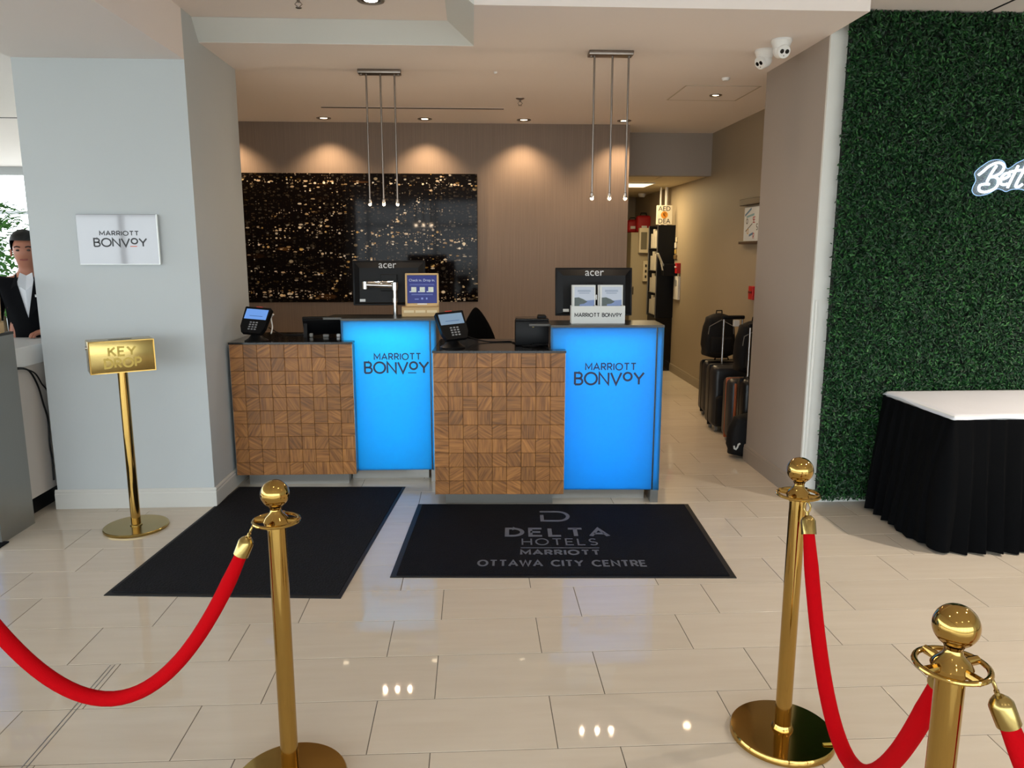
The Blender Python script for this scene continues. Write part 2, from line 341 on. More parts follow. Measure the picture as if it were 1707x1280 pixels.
def ribbon(mb, pl, wt, d, M):
    # flat stroke of weight wt, raised by d, mapped by M(x, y, h)
    closed = (Vector(pl[0])-Vector(pl[-1])).length < 1e-6
    P = [Vector(p) for p in pl]
    if closed: P = P[:-1]
    n = len(P); L = []; Q = []
    for i in range(n):
        a = P[i-1] if (i or closed) else None; b = P[(i+1) % n] if (i < n-1 or closed) else None
        d1 = (P[i]-a).normalized() if a is not None else None; d2 = (b-P[i]).normalized() if b is not None else None
        if d1 is None: d1 = d2
        if d2 is None: d2 = d1
        n1 = Vector((-d1.y, d1.x)); n2 = Vector((-d2.y, d2.x)); m = n1+n2
        if m.length < 1e-4: m = n1
        m.normalize(); k = min(2.2, 1/max(.3, m.dot(n1)))
        L.append(P[i]+m*wt/2*k); Q.append(P[i]-m*wt/2*k)
    v = []
    for h in (0, d):
        for i in range(n): v.append(M(L[i].x, L[i].y, h)); v.append(M(Q[i].x, Q[i].y, h))
    f = []; o = 2*n
    for i in range(n if closed else n-1):
        j = (i+1) % n
        f += [(2*i, 2*j, 2*j+1, 2*i+1), (o+2*i, o+2*i+1, o+2*j+1, o+2*j), (2*i, o+2*i, o+2*j, 2*j), (2*i+1, 2*j+1, o+2*j+1, o+2*i+1)]
    if not closed: f += [(0, 1, o+1, o), (2*n-2, o+2*n-2, o+2*n-1, 2*n-1)]
    mb.add(v, f)
def letters(mb, txt, x0, x1, y0, y1, wt, d, M, gap=.22):
    st, w = word(txt, gap); sx = (x1-x0)/w; sy = y1-y0
    for pl in st: ribbon(mb, [(x0+a*sx, y0+b*sy) for a, b in pl], wt, d, M)
def text_mb(txt, size, M, d=.001):      # built-in font, mapped like the strokes
    cu = bpy.data.curves.new('t', 'FONT'); cu.body = txt; cu.size = size; cu.align_x = 'CENTER'; cu.extrude = d/2; cu.resolution_u = 3
    o = bpy.data.objects.new('t', cu); me = bpy.data.meshes.new_from_object(o)
    mb = MB(); mb.add([M(v.co.x, v.co.y, v.co.z+d/2) for v in me.vertices], [tuple(p.vertices) for p in me.polygons])
    bpy.data.objects.remove(o); bpy.data.curves.remove(cu); bpy.data.meshes.remove(me); return mb
def front(ox, y, oz): return lambda x, z, h: (ox+x, y-h, oz+z)       # plane facing -Y

# ================================================================== the setting
TW, TL, TY0 = .3048, .63479, 3.79983
floor = struct('floor', MB().box(-10, 8, -5, 14, -.12, -.0016), grout, 'cream polished porcelain floor laid in running bond')
def tile_mesh(nm, x0, x1, y0, y1):
    b, g = .0012, .0014; x0 += g; x1 -= g; y0 += g; y1 -= g
    return MB().add([(x0, y0, -.01), (x1, y0, -.01), (x1, y1, -.01), (x0, y1, -.01), (x0, y0, -b), (x1, y0, -b), (x1, y1, -b), (x0, y1, -b), (x0+b, y0+b, 0), (x1-b, y0+b, 0), (x1-b, y1-b, 0), (x0+b, y1-b, 0)],
                    [(8, 9, 10, 11)]+[(i, (i+1) % 4, 4+(i+1) % 4, 4+i) for i in range(4)]+[(4+i, 4+(i+1) % 4, 8+(i+1) % 4, 8+i) for i in range(4)])
cands = []; rest = []
for r in range(-33, 29):
    y1 = TY0-r*TW; y0 = y1-TW
    if y1 > 14 or y0 < -5: continue
    off = .27 if r % 2 == 0 else .48
    k0 = int(math.floor((-10-off)/TL)); 
    for k in range(k0+1, int((8-off)/TL)):
        x0 = off+k*TL; cx = x0+TL/2; cy = y0+TW/2
        vis = False; a = 0
        if cy > .9:
            q = [px((x, y, 0)) for x, y in ((x0, y0), (x0+TL, y0), (x0+TL, y1), (x0, y1), (cx, cy))]
            vis = any(-10 < p[0] < 1717 and p[1] < 1290 and p[2] > .3 for p in q)
            # hidden behind the column, the desks or the walls
            if cy > 5.6 and cx < 1.1: vis = False
            if cy > 4.8 and (cx < -1.7 or cx > 2.9): vis = False
            a = 1/max(.1, cy)
        (cands if vis else rest).append((a, x0, y0))
cands.sort(reverse=True)
base_tile = bpy.data.meshes.new('tile'); tm = tile_mesh('tile', -TL/2, TL/2, -TW/2, TW/2).mesh('tile'); tm.materials.append(tile_mat)
for a, x0, y0 in cands[:300]:
    o = bpy.data.objects.new('tile', tm); C.objects.link(o); o.parent = floor; o.location = (x0+TL/2, y0+TW/2, 0)
mb = MB()
for a, x0, y0 in cands[300:]+rest:
    if -7 < x0 < 6 and -4 < y0 < 13.6: t = tile_mesh('', x0, x0+TL, y0, y0+TW); mb.add(t.v, t.f)
o = obj('tile_field', mb, tile_mat, floor); o['kind'] = 'stuff'
# metal movement joint in the floor at the left
ja = at(197, 1108, z=0); jb = at(48, 1278, z=0)
for dx in (0, .016):
    obj('joint_strip', MB().box(ja.x-.001+dx-.03, ja.x+.0025+dx-.03, .6, ja.y, -.003, .0006), steel, floor)

ZC, ZU = 2.88, 3.0
struct('wall_back', MB().box(-3.0, 1.62, 8.08, 8.2, 0, ZC), paper_mat, 'taupe grass-cloth wall behind the reception desks')
struct('wall_left', MB().box(-2.65, -1.67, 4.79, 5.79, 0, ZU), paint_grey, 'pale grey painted column beside the key drop box')
struct('wall_left_return', MB().box(-3.05, -2.65, 5.7, 5.79, 0, ZU).box(-3.05, -2.95, 5.79, 14, 0, ZU), paint_grey)
struct('wall_right', MB().box(2.12, 2.65, 4.70, 5.68, 0, ZC), paint_taupe, 'taupe painted partition wall beside the hedge')
struct('wall_right_front', MB().box(2.12, 8, 4.68, 4.70, 0, ZU).box(2.65, 8, 4.7, 4.8, 0, ZU), paint_white, 'white wall behind the hedge panel')
struct('wall_hall_right', MB().box(2.65, 2.77, 5.68, 12.7, 0, ZC), hall_paint, 'beige hallway wall')
struct('wall_hall_left', MB().box(1.5, 1.62, 8.2, 12.7, 0, ZC), hall_paint)
struct('wall_hall_end', MB().box(1.5, 2.77, 12.6, 12.7, 0, ZC), hall_paint)
struct('wall_hall_header', MB().box(1.62, 2.65, 8.62, 8.75, 2.425, ZC), paint_taupe, 'taupe bulkhead over the hallway')
hall_ceil = struct('ceiling_hall', MB().box(1.62, 2.65, 8.75, 12.6, 2.46, 2.5), mat('ceiling_grid', '#6b6352', .6))
for i in range(2):
    for j in range(7):
        y0 = 8.76+j*.6
        if y0+.58 > 12.6: continue
        obj('ceiling_panel', MB().rbox(1.63+i*.52, 2.13+i*.52, y0, y0+.58, 2.43, 2.45, .004, 1), mat('acoustic_panel', '#cfc4a8', .85, bump=.3, bscale=150), hall_ceil)
struct('wall_east', MB().box(8, 8.1, -5, 4.8, 0, ZU), paint_white)
struct('ceiling', MB().box(-10, 8.1, -5, 14, ZU, ZU+.12), ceil_mat, 'pale ceiling of the lobby')
X0, XT = -1.67, .016
low = MB().prism([(X0, 5.06), (XT, 5.06), (XT, 4.235), (2.12, 4.235), (2.12, 5.68), (2.65, 5.68), (2.65, 8.66), (-2.95, 8.66), (-2.95, 5.79), (X0, 5.79)], ZC, ZU-.001)
struct('ceiling_lower', low, ceil_mat, 'dropped ceiling over the reception desks')
# sloped cove at the edge of the raised ceiling bay
cove = MB()
cove.add([(X0, 5.061, ZC+.0005), (XT+.001, 5.061, ZC+.0005), (XT-.16, 4.96, ZU-.001), (X0, 4.96, ZU-.001), (XT+.001, 4.235, ZC+.0005), (XT-.16, 4.235, ZU-.001), (XT+.001, 4.235, ZU-.001)],
         [(0, 1, 2, 3), (1, 4, 5, 2), (4, 6, 5)])
struct('trim_1', cove, paint_white, 'sloped cove at the edge of the raised ceiling bay')
struct('ceiling_beam', MB().box(-2.65, -1.67, -5, 4.79, 2.72, ZU), ceil_mat, 'boxed ceiling beam running out from the grey column')
def skirting(name, segs, h, m, d=.014):
    b = MB()
    for si, (x0, y0, x1, y1, nx, ny) in enumerate(segs):
        v = Vector((x1-x0, y1-y0, 0)); L = v.length; v.normalize(); n = Vector((nx, ny, 0))
        T = Matrix(((v.x, n.x, 0, x0), (v.y, n.y, 0, y0), (0, 0, 1, 0), (0, 0, 0, 1)))
        prof = [(0, 0), (d, 0), (d, h-.03), (d*.75, h-.022), (d*.8, h-.012), (d*.3, h), (0, h)]
        n0 = len(prof); vv = [T @ Vector((s, a, z)) for s in (-d if si == 0 else 0, L+d*.97) for a, z in prof]
        b.add(vv, [tuple(range(n0)), tuple(reversed(range(n0, 2*n0)))]+[(i, (i+1) % n0, n0+(i+1) % n0, n0+i) for i in range(n0)])
    return struct(name, b, m)
skirting('baseboard_left', [(-2.65, 4.79, -1.67, 4.79, 0, -1), (-1.67, 4.79, -1.67, 5.79, 1, 0)], .1251, paint_trim)
skirting('baseboard_right', [(2.12, 4.71, 2.12, 5.68, -1, 0)], .13, mat('trim_taupe', '#948a80', .4))
skirting('baseboard_hall', [(2.65, 5.68, 2.65, 12.6, -1, 0)], .11, mat('trim_hall', '#8f836f', .45))
# slim wall scuff guard / cable trunking on the white end of the partition
struct('trim_2', MB().rbox(2.135, 2.15, 4.668, 4.68, .13, 1.32, .003), paint_white, 'white cable trunking on the wall end beside the hedge')

# window walls of the lobby (daylight comes in here)
alu = mat('aluminium_frame', '#9a9c9c', .35, .8)
def glazing(name, horizontal, a0, a1, fixed, step, label):
    b = MB(); g = MB()
    def bx(u0, u1, z0, z1, t):
        if horizontal: b.box(u0, u1, fixed-t, fixed+t, z0, z1)
        else: b.box(fixed-t, fixed+t, u0, u1, z0, z1)
    bx(a0, a1, 0, .12, .06); bx(a0, a1, 2.86, ZU, .06); bx(a0, a1, 2.2, 2.26, .03)
    u = a0
    while u <= a1+.01: bx(u-.035, u+.035, .12, 2.86, .05); u += step
    return struct(name, b, alu, label)
glazing('window_1', True, -10, 8, -5.0, 1.8, 'window wall of the lobby')
glazing('window_2', False, -5, 14, -10.0, 1.9, 'side window wall')
w3 = glazing('window_3', True, -10, -3.05, 14.0, 1.7375, 'bright window wall seen past the grey column')
for i in range(4):
    obj('pane', MB().box(-10+1.7375*i+.036, -10+1.7375*(i+1)-.036, 13.99, 14.0, .12, 2.86), glass_clear, w3)
struct('ground', MB().box(-60, 60, -60, -5.1, -.5, -.3).box(-60, 60, 14.1, 60, -.5, -.3).box(-60, -10.1, -5, 14, -.5, -.3), mat('pavement', '#b4b2ac', .9), 'pale pavement outside')

# ================================================================== reception stations
def make_station(name, label, loc, rz, underline, end, powers, group='reception stations'):
    t = thing(name, label, 'reception desk', (*loc, 0), rz, group)
    # low oak cabinet
    core = obj('cabinet', MB().box(.004, .818, .012, .40, .088, 1.0), wood_core, t)
    cols, rows, tw, th = 9, 10, .822/9, .912/10
    if 'mesh' not in WT:
        b = MB().rbox(-tw/2+.0006, tw/2-.0006, -.006, .006, -th/2+.0006, th/2-.0006, .0018, 1); WT['mesh'] = b.mesh('oak_tile'); WT['mesh'].materials.append(wood_tile_mat)
    rnd = random.Random(len(WT)+int(loc[0]*100))
    for i in range(cols):
        for j in range(rows):
            o = bpy.data.objects.new('oak_tile', WT['mesh']); C.objects.link(o); o.parent = core
            o.location = ((i+.5)*tw, .006+rnd.uniform(-.0007, .0007), .088+(j+.5)*th)
    obj('side_panel', MB().box(.818, .8225, .001, .40, .086, 1.0), steel, t)
    obj('side_panel', MB().box(-.0015, .004, .001, .60, .086, 1.0), steel, t)
    obj('toe_kick', MB().box(.06, .755, .075, .5, 0, .088), steel, t)
    top = MB().prism([(-.004, -.004), (.826, -.004), (.826, .085), (.742, .085), (.742, .62), (-.004, .62)], 1.0, 1.014)
    obj('worktop', top, black_stone, t)
    # tall back-lit cabinet
    zb, zt = .09, 1.15
    lb = obj('light_box', MB().box(.742, end-.015, .385, .395, zb, zt).box(.742, .752, .1, .385, zb, zt).box(.742, end-.015, .1, .385, zb, zb+.008).box(.742, end-.015, .1, .385, zt-.008, zt), box_white, t)
    fp = obj('light_panel', MB().box(.735, end-.046, .088, .096, zb, zt), frost, t, label='glowing blue frosted panel')
    es = obj('edge_strip', MB().box(end-.038, end, .078, .092, zb, zt), frost, t, label='glowing blue edge strip')
    obj('divider', MB().box(end-.046, end-.038, .089, .12, zb, zt), steel_dark, t)
    obj('end_panel', MB().box(end-.015, end, .093, .42, 0, zt).box(end-.05, end-.015, .093, .3, 0, .088), steel, t, label='brushed steel end panel')
    obj('toe_kick', MB().box(.76, end-.075, .19, .5, 0, zb), steel, t)
    obj('top_shelf', MB().prism([(.60, .17), (.735, .17), (.735, .084), (end+.003, .084), (end+.003, .42), (.63, .42)], zt, zt+.014), steel_dark, t)
    obj('back_panel', MB().box(.01, end-.02, .40, .415, .1, .98), wood_core, t)
    # wordmark
    M = front(0, .088, 0)
    L = MB(); letters(L, 'MARRIOTT', .957, 1.275, .880, .922, .0075, .003, M, .3)
    obj('lettering', L, letter_navy, fp)
    L = MB(); letters(L, 'BONVoY', .890, 1.327, .787, .862, .0125, .003, M, .2)
    if underline: ribbon(L, [(1.186, .787), (1.244, .787)], .006, .003, M)
    obj('lettering', L, letter_navy, fp)
    # light tubes inside the box
    blue, cyan = powers
    area_light('panel_light', ((.742+end)/2, .36, .60), (R(90), 0, R(180)), .58, .92, blue[0], blue[1], t)
    area_light('panel_light', ((.742+end)/2, .24, zt-.02), (0, 0, 0), .6, .06, cyan[0], cyan[1], t)
    area_light('panel_light', (end-.02, .12, .62), (R(90), 0, R(180)), .012, .95, blue[0]*.035, blue[1], t)
    return t
WT = {}
BLUE = (.05, .42, 1.0); CYAN = (.02, .72, 1.0)
make_station('reception_station', 'reception desk whose blue wordmark has an underlined o, beside the grey column', (-1.643, 5.172), R(-.8), True, 1.385, ((5.2, (.03, .72, 1)), (2.2, (.02, 1, .85))))
make_station('reception_station', 'reception desk with white brochure holder and blue panel facing the hallway', (-.253, 4.69), R(-2.5), False, 1.445, ((5.2, (.05, .55, 1)), (1.4, (.05, .9, 1))))
make_station('reception_station', 'reception desk with brushed steel end panel in front of the white counter', (-4.10, 4.11), 0, False, 1.44, ((5.2, (.05, .55, 1)), (1.4, (.05, .9, 1))))

# ================================================================== ceiling fittings
lens_warm = emis('lamp_lens_warm', (1, .78, .5), 8)
lens_soft = emis('lamp_lens_soft', (1, .88, .72), 12)
def downlight(loc, label, group, power, col, ang, blend, lens=lens_warm, r=.068, trim=nickel):
    t = thing('downlight', label, 'ceiling light', loc, 0, group)
    obj('trim_ring', MB().lathe([(r*.72, .0), (r*.76, -.006), (r, -.006), (r*1.04, -.001), (r*1.04, 0)], 28), trim, t, True)
    obj('lens', MB().lathe([(0, -.0022), (r*.5, -.0022), (r*.5, 0)], 24), lens, t)
    obj('baffle', MB().lathe([(r*.5, -.0015), (r*.74, -.0015), (r*.74, 0), (r*.5, 0)], 24), mat('baffle_dark', '#2c241f', .4, .5), t)
    if power: spot('lamp', (0, 0, -.02), power, col, ang, blend, .035, t)
    return t
for (p, lab) in (((540, 197), 'small downlight over the city lights print, on the column side of the pendant rods'), ((708, 198), 'small downlight over the city lights print, beyond the pendant rods'),
               ((874, 198), 'small downlight over the bare stretch of back wall past the print'), ((1043, 199), 'small downlight at the hallway end of the back wall')):
    q = at(*p, z=ZC); downlight((q.x, 7.83, ZC), lab, 'downlights along the back wall', 55, WARM, R(112), .75)
downlight((-2.42, 7.83, ZC), 'small downlight in the corner of the back wall behind the column', 'downlights along the back wall', 55, WARM, R(112), .75)
q = at(618, 0, z=ZU); downlight((q.x, q.y, ZU), 'large recessed downlight in the raised ceiling bay', None, 25, SOFT, R(110), .8, lens_soft, .075)
for x, y, pw in ((-.6, 1.4, 10), (.9, 1.4, 10), (2.6, 1.6, 45), (3.8, 3.0, 240), (5.4, 3.0, 110), (2.6, -.6, 20), (-.6, -.8, 10), (.9, -.8, 10)):
    downlight((x, y, ZU), 'recessed downlight in the lobby ceiling in front of the desks', 'lobby downlights', pw, SOFT, R(130), .8, lens_soft, .075)
# access panel with its own downlight
q = at(1193, 158, z=ZC)
t = thing('access_panel', 'square white access panel set in the dropped ceiling', 'access panel', (q.x-.05, q.y-.06, ZC))
obj('frame', MB().box(-.3, .3, -.3, -.288, -.003, 0).box(-.3, .3, .288, .3, -.003, 0).box(-.3, -.288, -.288, .288, -.003, 0).box(.288, .3, -.288, .288, -.003, 0), mat('panel_frame', '#b9aea0', .5), t)
obj('door', MB().box(-.284, .284, -.284, .284, -.0025, 0), ceil_mat, t)
downlight((q.x, q.y, ZC-.0026), 'recessed downlight in the access panel', None, 35, WARM, R(120), .8, lens_warm, .05)
q = at(1210, 130, z=ZC)
tag(obj('detector', MB().lathe([(0, ZC-.02), (.022, ZC-.02), (.03, ZC-.008), (.03, ZC)], 20, (q.x, q.y, 0)), white_pl, smooth=True), 'tiny white ceiling sensor near the access panel', 'sensor')
# slot diffuser
a, b = at(537, 180, z=ZC), at(840, 180, z=ZC); ys = (a.y+b.y)/2
t = thing('slot_diffuser', 'long black linear air slot in the dropped ceiling', 'air vent', ((a.x+b.x)/2, ys, ZC)); w = (b.x-a.x)/2
obj('slot', MB().box(-w, w, -.016, .016, -.004, 0), mat('slot_black', '#070606', .8), t)
for s in (-1, 1): obj('flange', MB().box(-w-.01, w+.01, s*.022-.006, s*.022+.006, -.0015, 0), ceil_mat, t)
def sprinkler(P, label, up=0):
    t = thing('sprinkler', label, 'sprinkler', P)
    obj('escutcheon', MB().lathe([(0, -.012), (.018, -.012), (.036, -.004), (.037, 0)], 20), nickel, t, True)
    b = MB().cyl((0, 0, -.012), (0, 0, -.03), .009, 10); b.tube([(.008, 0, -.028), (.02, 0, -.04), (.004, 0, -.055)], .003, 6).tube([(-.008, 0, -.028), (-.02, 0, -.04), (-.004, 0, -.055)], .003, 6)
    obj('frame', b, nickel, t, True)
    obj('deflector', MB().lathe([(0, -.060), (.016, -.060), (.017, -.057), (0, -.055)], 16), nickel, t, True)
q = at(867, 164, z=ZC); sprinkler((q.x, q.y, ZC), 'sprinkler head in the dropped ceiling near the back wall')
q = at(497, -6, z=ZU); sprinkler((q.x, q.y, ZU), 'sprinkler head in the raised ceiling bay')
q = at(826, 120, z=ZC); tag(obj('detector', MB().lathe([(0, ZC-.012), (.01, ZC-.012), (.014, ZC)], 14, (q.x, q.y, 0)), white_pl), 'tiny white ceiling stud between the pendant lights', 'sensor')
# black linear slot in the lobby ceiling
a = at(1646, 20, z=ZU)
tag(obj('slot_vent', MB().box(a.x-.008, a.x+.008, -2, 4.66, ZU-.002, ZU), MATS['slot_black']), 'thin black slot in the lobby ceiling above the hedge', 'air vent')
a = at(0, 190, z=ZU); b = at(32, 202, z=ZU); m_ = (a+b)/2
tag(obj('slot_vent', MB().box(m_.x-4.5, m_.x+1.2, m_.y-.02, m_.y+.02, ZU-.002, ZU), MATS['slot_black']), 'black slot in the ceiling past the grey column', 'air vent')

# pendants: three slim rods from a bar
tip_glow = emis('pendant_glow', (1, .74, .42), 25)
def pendant(x0, x1, y, xs, ztip, label, rz=0):
    cx = (x0+x1)/2; t = thing('pendant_light', label, 'pendant light', (cx, y, ZC), rz)
    w = (x1-x0)/2
    obj('canopy', MB().rbox(-w, w, -.045, .045, -.028, 0, .004), nickel, t, True)
    for s in (-1, 1): obj('screw_cap', MB().cyl((s*(w-.02), 0, -.028), (s*(w-.02), 0, -.036), .01, 12), nickel, t)
    for x in xs:
        r = obj('rod', MB().cyl((x-cx, 0, -.028), (x-cx, 0, ztip-ZC+.03), .0065, 12), nickel, t, True)
        obj('lamp_tip', MB().lathe([(.0065, .03), (.011, .026), (.012, -.002), (.009, -.008)], 16, (x-cx, 0, ztip-ZC)), nickel, r, True)
        obj('bulb', MB().ball((x-cx, 0, ztip-ZC-.009), .0115, 12), tip_glow, r, True)
        l = bpy.data.lights.new('bulb_light', 'POINT'); l.energy = 2.6; l.color = (1, .76, .52); l.shadow_soft_size = .012
        o = bpy.data.objects.new('bulb_light', l); C.objects.link(o); o.parent = r; o.location = (x-cx, 0, ztip-ZC-.035)
pendant(-.803, -.50, 5.755, (-.747, -.647, -.547), 1.962, 'triple rod pendant light hung over the desk beside the grey column')
pendant(.75, 1.036, 5.15, (.79, .907, 1.012), 1.972, 'triple rod pendant light hung over the desk next to the hallway')

# security cameras
def turret(P, yaw, pitch, label):
    t = thing('security_camera', label, 'security camera', P)
    obj('base', MB().lathe([(.0, 0), (.060, 0), (.063, -.012), (.058, -.022), (.047, -.05), (.03, -.055)], 28), white_pl, t, True)
    Tm = Matrix.Translation((0, 0, -.062)) @ Matrix.Rotation(yaw, 4, 'Z') @ Matrix.Rotation(pitch, 4, 'X')      # looks along -Y
    h = obj('housing', MB().ball((0, 0, 0), .047, 28, Tm), white_pl, t, True)
    Tf = Tm @ Matrix.Rotation(R(90), 4, 'X')
    obj('face', MB().lathe([(.0, .046), (.037, .046), (.041, .040), (.041, .025)], 24, (0, 0, 0), Tf), white_pl, t, True)
    for s in (-1, 1): obj('lens', MB().lathe([(0, .048), (.012, .048), (.0135, .0455)], 16, (s*.0165, .002, 0), Tf), black_gl, h)
    obj('sensor', MB().lathe([(0, .0475), (.003, .0475), (.003, .045)], 8, (0, -.022, 0), Tf), black_gl, h)
q = at(1303, 66, z=ZC); turret((q.x, q.y, ZC), R(8), R(22), 'white dome camera on the ceiling aimed out into the lobby')
q = at(1284, 80, z=ZC); turret((q.x-.015, q.y+.05, ZC), R(-70), R(32), 'white dome camera turned towards the reception desks')

# ================================================================== back wall art
t = thing('wall_art', 'wide glossy print of blurred golden city lights on the back wall', 'wall art', (-1.33, 8.08, 1.08))
obj('panel', MB().rbox(-1.38, 1.38, -.045, -.008, 0, 1.30, .004), art_mat(), t)
obj('hanger', MB().box(-1.2, 1.2, -.008, 0, .1, .2).box(-1.2, 1.2, -.008, 0, 1.0, 1.1), steel_dark, t)

# ================================================================== equipment on the desks
ZW, ZS = 1.014, 1.164        # worktop, shelf
def wbox(mb, T, *a, **k): return mb.rbox(*a, T=T, **k)
def monitor(P, rz, label, arm, brand_pos, zc, w=.525, h=.325):
    t = thing('monitor', label, 'monitor', P, rz)
    T = Matrix.Translation((0, 0, zc)) @ Matrix.Rotation(R(-6), 4, 'X')
    # back of the screen faces the camera (-Y)
    sh = obj('housing', MB().rbox(-w/2, w/2, -.004, .022, -h/2, h/2, .004, T=T), black_pl, t, True)
    b = MB(); v = [(-w/2+.012, -.004, -h/2+.012), (w/2-.012, -.004, -h/2+.012), (w/2-.012, -.004, h/2-.012), (-w/2+.012, -.004, h/2-.012),
                   (-w/2+.05, -.026, -h/2+.02), (w/2-.05, -.026, -h/2+.02), (w/2-.05, -.026, h/2-.055), (-w/2+.05, -.026, h/2-.055)]
    b.add([T @ Vector(p) for p in v], [(4, 5, 6, 7), (0, 1, 5, 4), (1, 2, 6, 5), (2, 3, 7, 6), (3, 0, 4, 7), (3, 2, 1, 0)]); obj('back_cover', b, black_pl, t)
    obj('screen', MB().box(-w/2+.012, w/2-.012, .022, .0232, -h/2+.012, h/2-.02, T=T), black_gl, t)
    if brand_pos is not None:
        Mb = lambda x, z, hh: tuple(T @ Vector((brand_pos+x, -.0265-hh, h/2-.056+z)))
        obj('lettering', text_mb('acer', .074, Mb), mat('logo_silver', '#b5b5b5', .4, .3), sh)
    obj('mount', MB().rbox(-.06, .06, -.042, -.024, -.06, .06, .004, T=T), black_pl, t)
    obj('sticker', MB().box(-w/2+.05, -w/2+.09, -.0275, -.026, -h/2+.026, -h/2+.045, T=T), white_card, t)
    return t
# monitor by the column, on a chrome swing arm
P = at(648, 472, y=5.62)
t = monitor((P.x, 5.66, ZS), R(2), 'black computer monitor seen from behind on a chrome swing arm', True, -.01, P.z-ZS)
b = MB(); pp = at(657, 500, y=5.50); lx = pp.x-P.x
b.cyl((lx, -.13, 0), (lx, -.13, .22), .017, 20); obj('pole', b, chrome, t, True)
obj('pole_collar', MB().cyl((lx, -.13, .09), (lx, -.13, .12), .022, 20), chrome, t, True)
zj = at(657, 478, y=5.5).z-ZS
obj('arm_joint', MB().cyl((lx, -.13, zj-.025), (lx, -.13, zj+.03), .024, 20), chrome, t, True)
ex = at(606, 480, y=5.5).x-P.x
obj('arm', MB().tube([(lx, -.13, zj+.005), (ex, -.10, zj+.012)], .016, 14), chrome, t, True)
obj('arm_joint', MB().cyl((ex, -.10, zj-.018), (ex, -.10, zj+.035), .020, 20), chrome, t, True)
obj('arm', MB().tube([(ex, -.10, zj+.025), (.03, -.05, zj+.026)], .008, 10), chrome, t, True)
# monitor of the other desk
P = at(992, 487, y=5.14)
t = monitor((P.x, 5.2, ZS), R(-1), 'black computer monitor seen from behind above the white brochure holder', True, 0, P.z-ZS)
obj('pole', MB().cyl((.0, -.105, 0), (.0, -.105, .10), .014, 16).tube([(0, -.105, .10), (0, -.105, .16), (0, -.03, .17)], .012, 12), chrome, t, True)
obj('arm_joint', MB().cyl((.0, -.105, .095), (.0, -.105, .135), .02, 16), black_pl, t, True)
# check-in sign with its little oak drawer box
def sign_box(P, rz, label, with_print=True):
    t = thing('countertop_sign', label, 'sign', P, rz)
    obj('card_box', MB().rbox(-.13, .13, -.05, .05, 0, .062, .004).box(-.13, .13, -.05, .05, .062, .066), tan_wood, t)
    for i in range(3): obj('label_plate', MB().rbox(-.115+i*.08, -.045+i*.08, -.0525, -.05, .028, .046, .001), mat('plate_cream', '#e2cfa6', .5), t)
    T = Matrix.Translation((0.012, .01, .066)) @ Matrix.Rotation(R(-8), 4, 'X')
    fr = MB(); w, h = .118, .235
    fr.rbox(-w, -w+.014, -.012, .012, 0, h, .004, T=T).rbox(w-.014, w, -.012, .012, 0, h, .004, T=T).rbox(-w, w, -.012, .012, h-.014, h, .004, T=T).rbox(-w, w, -.012, .012, 0, .024, .004, T=T)
    obj('frame', fr, tan_wood, t, True)
    pr = obj('print', MB().box(-w+.013, w-.013, -.003, .003, .022, h-.013, T=T), mat('royal_blue_print', '#16257e', .35), t, label='royal blue printed sheet')
    wt = mat('print_white', '#c9d3ee', .5)
    Mp = lambda x, z, hh: tuple(T @ Vector((x, -.0032-hh, z)))
    obj('lettering', text_mb('Check in. Drop in.', .0245, lambda x, z, hh: Mp(x, z+.178, hh), .0006), wt, pr)
    ln = MB()
    for z, w2, th in ((.158, .085, .0016), (.152, .088, .0016), (.088, .075, .0018), (.083, .075, .0018)):
        ribbon(ln, [(-w2, z), (w2, z)], th, .0005, Mp)
    obj('print_line', ln, mat('print_pale', '#7f8fd0', .5), pr)
    for i in range(3):
        x = -.058+i*.06; obj('picture', MB().box(x-.018, x+.018, -.0040, -.0032, .102, .138, T=T), mat('picture_cream', '#cfd6cc', .5, var=.3, vscale=60), pr)
        obj('picture', MB().box(x-.03, x-.018, -.0040, -.0032, .102, .109, T=T), wt, pr)
    for x, w2 in ((-.038, .014), (.0, .007), (.032, .005)): obj('picture', MB().box(x-w2, x+w2, -.0040, -.0032, .05, .056 if w2 > .01 else .064, T=T), MATS['print_pale'], pr)
    obj('clip', MB().rbox(-.034, .034, -.016, -.011, .014, .022, .001, T=T), white_pl, t)
    return t
P = at(703, 535, y=5.45); sign_box((P.x-.004, 5.42, ZS), R(2), 'oak framed blue check-in sign on the desk beside the grey column')
sign_box((-2.79, 4.40, ZS), R(12), 'oak framed sign standing on the desk with the steel end panel')

# brochure holder and brochures
P = at(996, 541, y=4.86)
t = thing('brochure_holder', 'white brochure holder lettered in black on the shelf above the blue panel', 'brochure holder', (P.x, 4.87, ZS), R(-1))
hw = .172
fpn = obj('front_panel', MB().box(-hw, hw, -.035, -.031, 0, .112), white_card, t)
obj('side_panel', MB().box(-hw, -hw+.003, -.031, .035, 0, .112), white_card, t); obj('side_panel', MB().box(hw-.003, hw, -.031, .035, 0, .112), white_card, t)
obj('bottom', MB().box(-hw+.003, hw-.003, -.031, .035, 0, .003), white_card, t); obj('back_panel', MB().box(-hw+.003, hw-.003, .032, .035, .003, .112), white_card, t)
L = MB(); M = front(0, -.035, 0); letters(L, 'MARRIOTT', -.150, .008, .044, .066, .005, .001, M, .28); letters(L, 'BONVoY', .026, .150, .044, .066, .005, .001, M, .22)
ribbon(L, [(.113, .044), (.128, .044)], .0025, .001, M); obj('lettering', L, letter_black, fpn)
cover = mat('brochure_cover', '#aab4c4', .35)
n_, l_, b_ = nodes(cover)
tc = n_.new('ShaderNodeTexCoord'); sx = n_.new('ShaderNodeSeparateXYZ'); l_.new(tc.outputs['Object'], sx.inputs[0])
